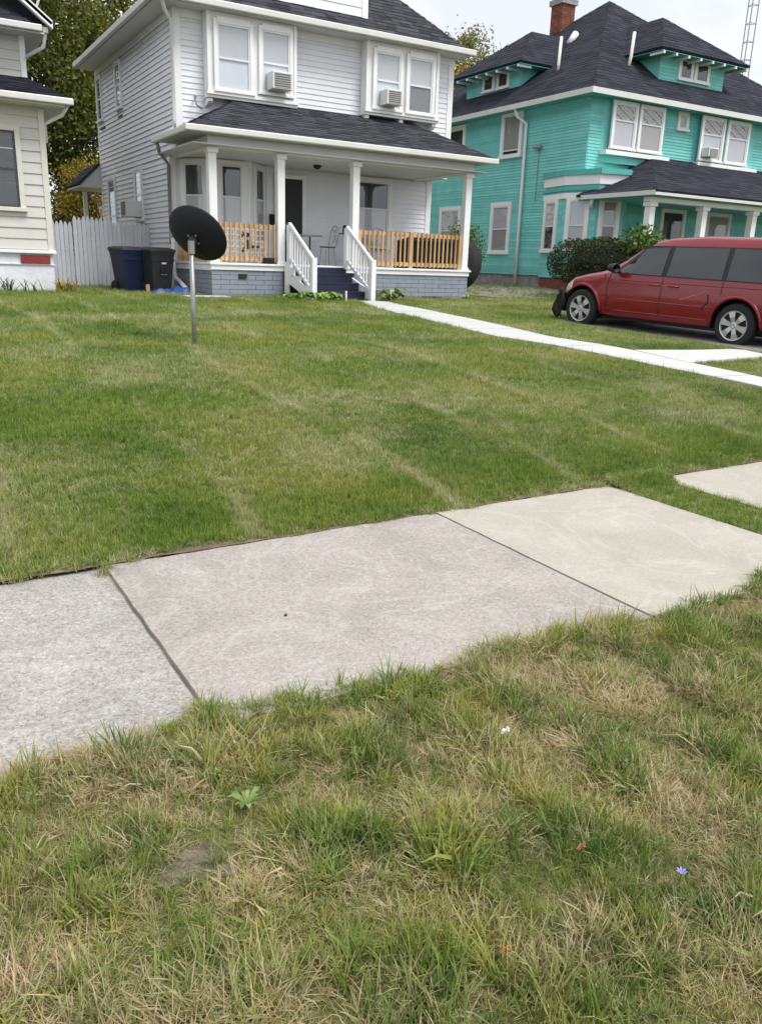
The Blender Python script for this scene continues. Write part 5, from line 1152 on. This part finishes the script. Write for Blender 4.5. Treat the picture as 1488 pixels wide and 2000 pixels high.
def grass_mat(name, g_dark, g_lite, g_yel, straw1, straw2, patch, lawn):
    m = bpy.data.materials.new(name); m.use_nodes = True; t = m.node_tree; n = t.nodes; l = t.links; n.clear()
    o = n.new('ShaderNodeOutputMaterial'); p = n.new('ShaderNodeBsdfPrincipled'); p.inputs['Roughness'].default_value = .55; p.inputs['Specular IOR Level'].default_value = .3
    tr = n.new('ShaderNodeBsdfTranslucent'); mx_ = n.new('ShaderNodeMixShader'); mx_.inputs[0].default_value = .25
    pos = n.new('ShaderNodeNewGeometry').outputs['Position']; noise = grass_color_nodes(n, l, pos, lawn)
    def ramp(src, stops):
        r_ = n.new('ShaderNodeValToRGB'); e = r_.color_ramp.elements; e[0].position = stops[0][0]; e[0].color = (*stops[0][1], 1); e[1].position = stops[-1][0]; e[1].color = (*stops[-1][1], 1)
        for q, c_ in stops[1:-1]: x = e.new(q); x.color = (*c_, 1)
        l.new(src, r_.inputs[0]); return r_.outputs[0]
    green = ramp(noise(patch, 5, .65), [(.32, g_dark), (.5, g_lite), (.68, g_yel)]); straw = ramp(noise(patch * 6, 3, .6, 5), [(.3, straw1), (.7, straw2)])
    at = n.new('ShaderNodeAttribute'); at.attribute_name = 'dry'
    pn = noise(patch * .8, 6, .68, 13); pm = n.new('ShaderNodeMapRange'); pm.inputs[1].default_value = .40; pm.inputs[2].default_value = .68; pm.inputs[3].default_value = -.35; pm.inputs[4].default_value = .42; l.new(pn, pm.inputs[0])
    ad = n.new('ShaderNodeMath'); ad.operation = 'ADD'; ad.use_clamp = True; l.new(at.outputs['Fac'], ad.inputs[0]); l.new(pm.outputs[0], ad.inputs[1])
    fac = ad.outputs[0]
    if lawn:        # mower lines: thin pale strips of clipped, dried grass running from street to house
        sx = n.new('ShaderNodeSeparateXYZ'); l.new(pos, sx.inputs[0]); wob = noise(.5, 2, .5, 30)
        a = n.new('ShaderNodeMath'); a.operation = 'MULTIPLY_ADD'; a.inputs[1].default_value = .55; l.new(wob, a.inputs[0]); l.new(sx.outputs[0], a.inputs[2])
        b_ = n.new('ShaderNodeMath'); b_.operation = 'MULTIPLY_ADD'; b_.inputs[1].default_value = -.02; l.new(sx.outputs[1], b_.inputs[0]); l.new(a.outputs[0], b_.inputs[2])
        c_ = n.new('ShaderNodeMath'); c_.operation = 'DIVIDE'; c_.inputs[1].default_value = 1.12; l.new(b_.outputs[0], c_.inputs[0])
        f_ = n.new('ShaderNodeMath'); f_.operation = 'FRACT'; l.new(c_.outputs[0], f_.inputs[0])
        ln_ = ramp(f_.outputs[0], [(.0, (0, 0, 0)), (.40, (0, 0, 0)), (.47, (1, 1, 1)), (.56, (.1, .1, .1)), (1.0, (0, 0, 0))])
        brk = noise(1.1, 4, .6, 44); bm = n.new('ShaderNodeMapRange'); bm.inputs[1].default_value = .42; bm.inputs[2].default_value = .62; bm.inputs[4].default_value = .75; l.new(brk, bm.inputs[0])
        mm = n.new('ShaderNodeMath'); mm.operation = 'MULTIPLY'; l.new(ln_, mm.inputs[0]); l.new(bm.outputs[0], mm.inputs[1])
        a2 = n.new('ShaderNodeMath'); a2.operation = 'ADD'; a2.use_clamp = True; l.new(fac, a2.inputs[0]); l.new(mm.outputs[0], a2.inputs[1]); fac = a2.outputs[0]
    mc = n.new('ShaderNodeMixRGB'); l.new(fac, mc.inputs[0]); l.new(green, mc.inputs[1]); l.new(straw, mc.inputs[2])
    l.new(mc.outputs[0], p.inputs['Base Color']); l.new(mc.outputs[0], tr.inputs[0]); l.new(p.outputs[0], mx_.inputs[1]); l.new(tr.outputs[0], mx_.inputs[2]); l.new(mx_.outputs[0], o.inputs[0]); return m
gm_lawn = grass_mat('lawn_blades', (.095, .18, .024), (.19, .27, .042), (.31, .33, .072), (.46, .41, .20), (.62, .58, .38), .75, True)
gm_verge = grass_mat('verge_blades', (.085, .155, .034), (.185, .255, .048), (.34, .33, .07), (.42, .29, .14), (.66, .55, .36), 4.0, False)
def scatter(name, pts, rot, scl, idx, objs):
    colx = bpy.data.collections.new(name + '_tufts')
    for o_ in objs: colx.objects.link(o_)
    me = bpy.data.meshes.new(name); me.from_pydata(pts.tolist(), [], [])
    a = me.attributes.new('rot', 'FLOAT_VECTOR', 'POINT'); a.data.foreach_set('vector', rot.ravel()); a = me.attributes.new('scl', 'FLOAT_VECTOR', 'POINT'); a.data.foreach_set('vector', scl.ravel()); a = me.attributes.new('idx', 'INT', 'POINT'); a.data.foreach_set('value', idx.astype(np.int32))
    ob = bpy.data.objects.new(name, me); COL.objects.link(ob)
    g = bpy.data.node_groups.new(name + '_nodes', 'GeometryNodeTree'); g.interface.new_socket('Geometry', in_out='INPUT', socket_type='NodeSocketGeometry'); g.interface.new_socket('Geometry', in_out='OUTPUT', socket_type='NodeSocketGeometry')
    gi, go = g.nodes.new('NodeGroupInput'), g.nodes.new('NodeGroupOutput'); ip = g.nodes.new('GeometryNodeInstanceOnPoints'); ci = g.nodes.new('GeometryNodeCollectionInfo')
    ci.inputs['Collection'].default_value = colx; ci.inputs['Separate Children'].default_value = True; ci.inputs['Reset Children'].default_value = True; ip.inputs['Pick Instance'].default_value = True
    def na(nm, ty): q = g.nodes.new('GeometryNodeInputNamedAttribute'); q.data_type = ty; q.inputs[0].default_value = nm; return q.outputs[0]
    g.links.new(gi.outputs[0], ip.inputs['Points']); g.links.new(ci.outputs[0], ip.inputs['Instance']); g.links.new(na('idx', 'INT'), ip.inputs['Instance Index'])
    g.links.new(na('rot', 'FLOAT_VECTOR'), ip.inputs['Rotation']); g.links.new(na('scl', 'FLOAT_VECTOR'), ip.inputs['Scale']); g.links.new(ip.outputs[0], go.inputs[0])
    md = ob.modifiers.new('tufts', 'NODES'); md.node_group = g; return ob
def put(name, X, Y, zo, idx, sc_, objs, label, tiltv=.12):
    n = len(X); pts = np.stack([X, Y, tz(X, Y) + zo], 1); rot = np.stack([rng.normal(size=n) * tiltv, rng.normal(size=n) * tiltv, rng.uniform(0, 6.283, n)], 1); sc3 = np.stack([sc_, sc_, sc_ * rng.uniform(.75, 1.3, n)], 1)
    o_ = scatter(name, pts, rot, sc3, idx, objs); stuff(o_); o_['label'] = label; o_['category'] = 'grass'; return o_
# verge between sidewalk and street
VT = [tuft_mesh('verge_tuft_%02d' % i, *a) for i, a in enumerate(
    [(13, .03, .085, .022, .7, .0044, .0, .25, gm_verge), (12, .04, .10, .020, .6, .0050, .0, .2, gm_verge), (12, .03, .07, .028, .9, .0040, .05, .5, gm_verge), (14, .02, .055, .028, 1.0, .0038, .0, .35, gm_verge),
     (12, .03, .08, .035, 1.0, .0030, .65, 1.0, gm_verge, .6), (13, .03, .07, .035, .9, .0028, .7, 1.0, gm_verge, .9), (10, .05, .10, .035, .8, .0032, .5, 1.0, gm_verge, .35), (12, .03, .09, .04, .5, .0030, .8, 1.0, gm_verge, 1.2),
     (10, .05, .11, .014, .9, .0056, -.5, -.1, gm_verge), (10, .05, .10, .022, 1.2, .0064, -.4, .0, gm_verge), (7, .06, .12, .03, 1.0, .0048, .1, .9, gm_verge, .6)])]
n = 105000; X = rng.uniform(-1.8, 5.2, n); Y = rng.uniform(-.4, 2.12, n)
edge = 2.04 + .07 * (sinnoise(X, Y * 0, 6, 3) - .5) * 2 + .03 * rng.random(n) + .10 * np.exp(-((X - .66) / .10) ** 2) - .012 * (X - .67); k = Y < edge
core = (X > -.7) & (X < 4.2) & (Y > .25); k &= core | (rng.random(n) < .4)
bare = np.exp(-(((X - .45) / .17) ** 2 + ((Y - 1.49) / .11) ** 2)); bare = np.maximum(bare, .9 * np.exp(-(((X - 1.0) / .10) ** 2 + ((Y - 1.85) / .05) ** 2))); bare = np.maximum(bare, .8 * np.exp(-(((X - .60) / .09) ** 2 + ((Y - 1.02) / .06) ** 2))); bare = np.maximum(bare, .85 * np.exp(-(((X - 2.75) / .12) ** 2 + ((Y - 1.47) / .06) ** 2))); bare = np.maximum(bare, .7 * np.exp(-(((X - 1.35) / .08) ** 2 + ((Y - 1.25) / .05) ** 2)))
dens = sinnoise(X, Y, 7, 21); k &= rng.random(n) < np.clip(.45 + 1.0 * dens, .3, 1) * (1 - .7 * bare)
X, Y, bare = X[k], Y[k], bare[k]; X = np.r_[X, rng.normal(.678, .012, 16), rng.normal(.68, .02, 8)]; Y = np.r_[Y, rng.uniform(2.04, 2.16, 16), rng.uniform(3.38, 3.45, 8)]; bare = np.r_[bare, np.zeros(24)]; dryp = np.clip((sinnoise(X, Y, 5.0, 8) - .5) * 2.0 + .5 + (sinnoise(X, Y, 17, 18) - .5) * 1.6, 0, 1); lush = sinnoise(X, Y, 8.5, 33); u_ = rng.random(len(X)); isdry = u_ < (.25 + .58 * dryp)
idx = np.where(isdry, rng.integers(4, 8, len(X)), np.where((lush > .62) & (rng.random(len(X)) < .45), rng.integers(8, 11, len(X)), rng.integers(0, 4, len(X))))
put('verge_grass', X, Y, np.where(Y > 2.03, np.maximum(.004 - tz(X, Y), -.002), -.002), idx, np.where(idx >= 8, rng.uniform(.6, 1.0, len(X)), rng.uniform(.45, .85, len(X))) * (1 - .3 * bare) * (.62 + .80 * np.clip((sinnoise(X, Y, 15, 61) - .5) * 2.2 + .5, 0, 1)), VT, 'patchy half-dry grass strip between sidewalk and street', .22)
# lawn
LT = [tuft_mesh('lawn_tuft_%02d' % i, *a) for i, a in enumerate(
    [(16, .03, .055, .03, .5, .0040, .0, .2, gm_lawn), (15, .03, .06, .03, .55, .0042, .0, .3, gm_lawn), (16, .025, .05, .03, .7, .0040, .05, .4, gm_lawn), (14, .03, .05, .03, .6, .0036, .3, .9, gm_lawn, .3),
     (15, .035, .075, .025, .6, .0046, -.55, -.25, gm_lawn), (14, .03, .06, .03, .9, .0034, .6, 1.0, gm_lawn, .6)])]
def inpoly(X, Y, poly):
    r_ = np.zeros(len(X), bool); n = len(poly); j = n - 1
    for i in range(n):
        xi, yi = poly[i]; xj, yj = poly[j]; c_ = ((yi > Y) != (yj > Y)) & (X < (xj - xi) * (Y - yi) / (yj - yi + 1e-12) + xi); r_ ^= c_; j = i
    return r_
walk_poly = WL + WR[::-1]; branch = [(7.9, 7.40), (9.95, 7.24), (11, 7.2), (11, 6.72), (9.95, 6.7), (7.9, 6.5)]
XX, YY, SS, II = [], [], [], []
for y0, y1, dn_, s0, xa, xb in ((3.44, 4.3, 2600, .9, -.5, 6.6), (4.3, 6, 1700, 1.0, -.7, 9), (6, 9, 1000, 1.15, -.7, 12), (9, 13, 620, 1.4, -1, 16), (13, 17.5, 420, 1.65, -1, 20), (17.5, 25, 160, 1.8, -2, 19)):
    n = int(dn_ * (xb - xa) * (y1 - y0)); x, y = rng.uniform(xa, xb, n), rng.uniform(y0, y1, n); XX.append(x); YY.append(y); SS.append(np.full(n, s0))
x = rng.uniform(3.80, 4.28, 1500); y = rng.uniform(2.0, 3.6, 1500); XX.append(x); YY.append(y); SS.append(np.full(1500, .75))     # grass in the missing slab joint
X, Y, S = map(np.concatenate, (XX, YY, SS)); k = (Y > fy(X) + .01 + .10 * (sinnoise(X, Y * 0, 9, 5) - .5)) | ((X > 3.80) & (X < 4.28))
wob = .05 * np.sin(X * 9) + .05 * np.sin(Y * 11)
k &= ~inpoly(X + wob * .5, Y, walk_poly) & ~inpoly(X, Y + wob * .3, branch); k &= ~((X > 11.0 + wob * 2.5) & (X < 14.2) & (Y < 12.2 + wob * 3)) & ~((X > 5.95) & (Y > 17.35) & (X < 13.3)) & ~((X > 5.25) & (X < 6.2) & (Y > 16.75) & (Y < 17.3)) & ~((X > 7.75) & (X < 9.3) & (Y > 16.0)) & ~((X < 3.1) & (Y > 18.4))
dirt_k = (X > 13.4) & (Y > 16.6); k &= ~(dirt_k & (rng.random(len(X)) < .8)); k &= ~((X > 17.9) & (Y > 16.5))
k &= X / Y < 1.75
X, Y, S = X[k], Y[k], S[k]; dryp = np.clip((sinnoise(X, Y, 1.6, 77) - .5) * 2.2 + .42, 0, 1); nearedge = np.exp(-((Y - fy(X)) / .07) ** 2); gap_ = (X > 3.8) & (X < 4.28) & (Y < 3.6)
u_ = rng.random(len(X)); idx = np.where(u_ < .05 + .20 * dryp + .55 * nearedge * (rng.random(len(X)) < .6), 5, np.where(u_ < .25 + .30 * dryp, 3, rng.integers(0, 3, len(X)))); lush = np.clip(np.exp(-((Y - fy(X) - .30) / .34) ** 2) * (.35 + 1.1 * sinnoise(X, Y, 2.5, 9)) + np.clip((sinnoise(X, Y, 1.3, 91) - .55) * 3, 0, .6), 0, .9); idx = np.where((rng.random(len(X)) < .85 * lush) & (rng.random(len(X)) > .8 * nearedge), 4, idx)
zo = np.where(gap_, .045, np.where(Y < fy(X) + .12, np.maximum(.008 - tz(X, Y), -.002), -.002))
put('lawn_grass', X, Y, zo, idx, S * rng.uniform(.75, 1.15, len(X)), LT, 'mown green lawn with pale mower lines in front of the white house')

soil_brown = mat('bare_soil', (.10, .078, .055), 1.0, .35, 18, .9, 60, color2=(.165, .135, .095))
for bx, by, rx, ry in ((.45, 1.50, .105, .075), (2.75, 1.47, .10, .05)):
    mb = MB(); mb.v.append((bx, by, .013))
    for k in range(28):
        a = 2 * math.pi * k / 28; q = 1 + .22 * math.sin(3 * a + bx * 9) + .12 * math.sin(7 * a + by * 5)
        mb.v.append((bx + rx * .6 * q * math.cos(a), by + ry * .6 * q * math.sin(a), .010))
    for k in range(28): mb.v.append((bx + (mb.v[1 + k][0] - bx) * 1.7, by + (mb.v[1 + k][1] - by) * 1.7, -.004))
    for k in range(28):
        k2 = (k + 1) % 28; mb.f += [(0, 1 + k, 1 + k2), (1 + k, 29 + k, 29 + k2, 1 + k2)]; mb.t += [.5, .5]
    structure(build('bare_soil', mb, soil_brown, None, smooth=True))
# ---------------------------------------------------------------- small things in the verge
def weed(x, y, n, r_, m, label, up=.5):
    t = thing('weed_rosette', (x, y, 0), label, 'weed')
    for k in range(n):
        a = 2 * math.pi * k / n + random.uniform(-.25, .25); ln = r_ * random.uniform(.7, 1.1); w_ = ln * .15; d = Vector((math.cos(a), math.sin(a), 0)); sdv = Vector((-math.sin(a), math.cos(a), 0)); pts = []
        for t_, wd, hz in ((0, .25, 0), (.35, .7, .7), (.7, 1.0, 1.0), (1.0, .1, .85)):
            c_ = Vector((x, y, .012)) + d * ln * t_ + Vector((0, 0, ln * up * hz)); pts += [c_ + sdv * w_ * wd, c_ - Vector((0, 0, .003)), c_ - sdv * w_ * wd]
        build('leaf', MB().add(pts, [(3 * i + j, 3 * i + j + 1, 3 * i + j + 4, 3 * i + j + 3) for i in range(3) for j in range(2)], random.random()), m, t, smooth=True, tint=True)
lf_weed = leaf_mat('leaf_weed', (.14, .22, .06), (.33, .40, .15), 40); lf_wdk = leaf_mat('leaf_weed_dark', (.07, .14, .04), (.16, .25, .07), 40)
weed(.615, 1.625, 12, .046, lf_weed, 'pale green leafy rosette weed in the verge above the bare patch', .75)
fl = thing('violet_flower', (1.35, .93, 0), 'single violet blue wildflower in the verge grass', 'flower')
build('stem', MB().tube([(1.35, .93, 0), (1.352, .93, .045)], .0015, 6), lf_weed, fl)
for k in range(7):
    a = k * 2 * math.pi / 7; build('petal', MB().add([(1.352, .93, .046), (1.352 + .009 * math.cos(a - .3), .93 + .009 * math.sin(a - .3), .052), (1.352 + .013 * math.cos(a), .93 + .013 * math.sin(a), .053), (1.352 + .009 * math.cos(a + .3), .93 + .009 * math.sin(a + .3), .052)], [(0, 1, 2, 3)]), mat('violet', (.28, .28, .66), .6, .1), fl)
def litter(name, x, y, r_, m, label, cat, z=.045):
    mb = MB(); n = 10; mb.v.append((x, y, z + .006))
    for k in range(n):
        a = 2 * math.pi * k / n; rr = r_ * (.7 + .4 * math.sin(k * 2.7)); mb.v.append((x + rr * math.cos(a), y + rr * .7 * math.sin(a), z + .008 * math.sin(k * 1.9)))
    for k in range(n): mb.f.append((0, 1 + k, 1 + (k + 1) % n)); mb.t.append(.5)
    o_ = build(name, mb, m); so = o_.modifiers.new('t', 'SOLIDIFY'); so.thickness = .002; tag(recentre(o_), label, cat)
leaf_or = mat('dead_leaf', (.32, .13, .05), .7, .25, 60); paper = mat('paper_scrap', (.68, .72, .76), .5, .1, 60)
litter('fallen_leaf', 1.22, 1.10, .017, leaf_or, 'small orange fallen leaf in the verge, near the violet flower', 'leaf'); litter('fallen_leaf', .88, .95, .015, leaf_or, 'small orange-brown fallen leaf among straw grass below the weeds', 'leaf')
litter('paper_scrap', 1.365, 1.56, .022, paper, 'crumpled white scrap of litter in the verge grass', 'litter', .05); litter('paper_scrap', 2.62, 1.50, .016, mat('dry_white', (.55, .55, .46), .7), 'pale dry leaf scrap beside dark soil gap', 'litter', .04)
litter('pebble', 1.16, 2.62, .008, mat('dark_pebble', (.03, .028, .025), .8), 'tiny dark debris speck on worn middle sidewalk slab', 'debris', .019); litter('pebble', .72, 2.12, .012, paper, 'small white pebble where slab joint meets verge', 'pebble', .022)
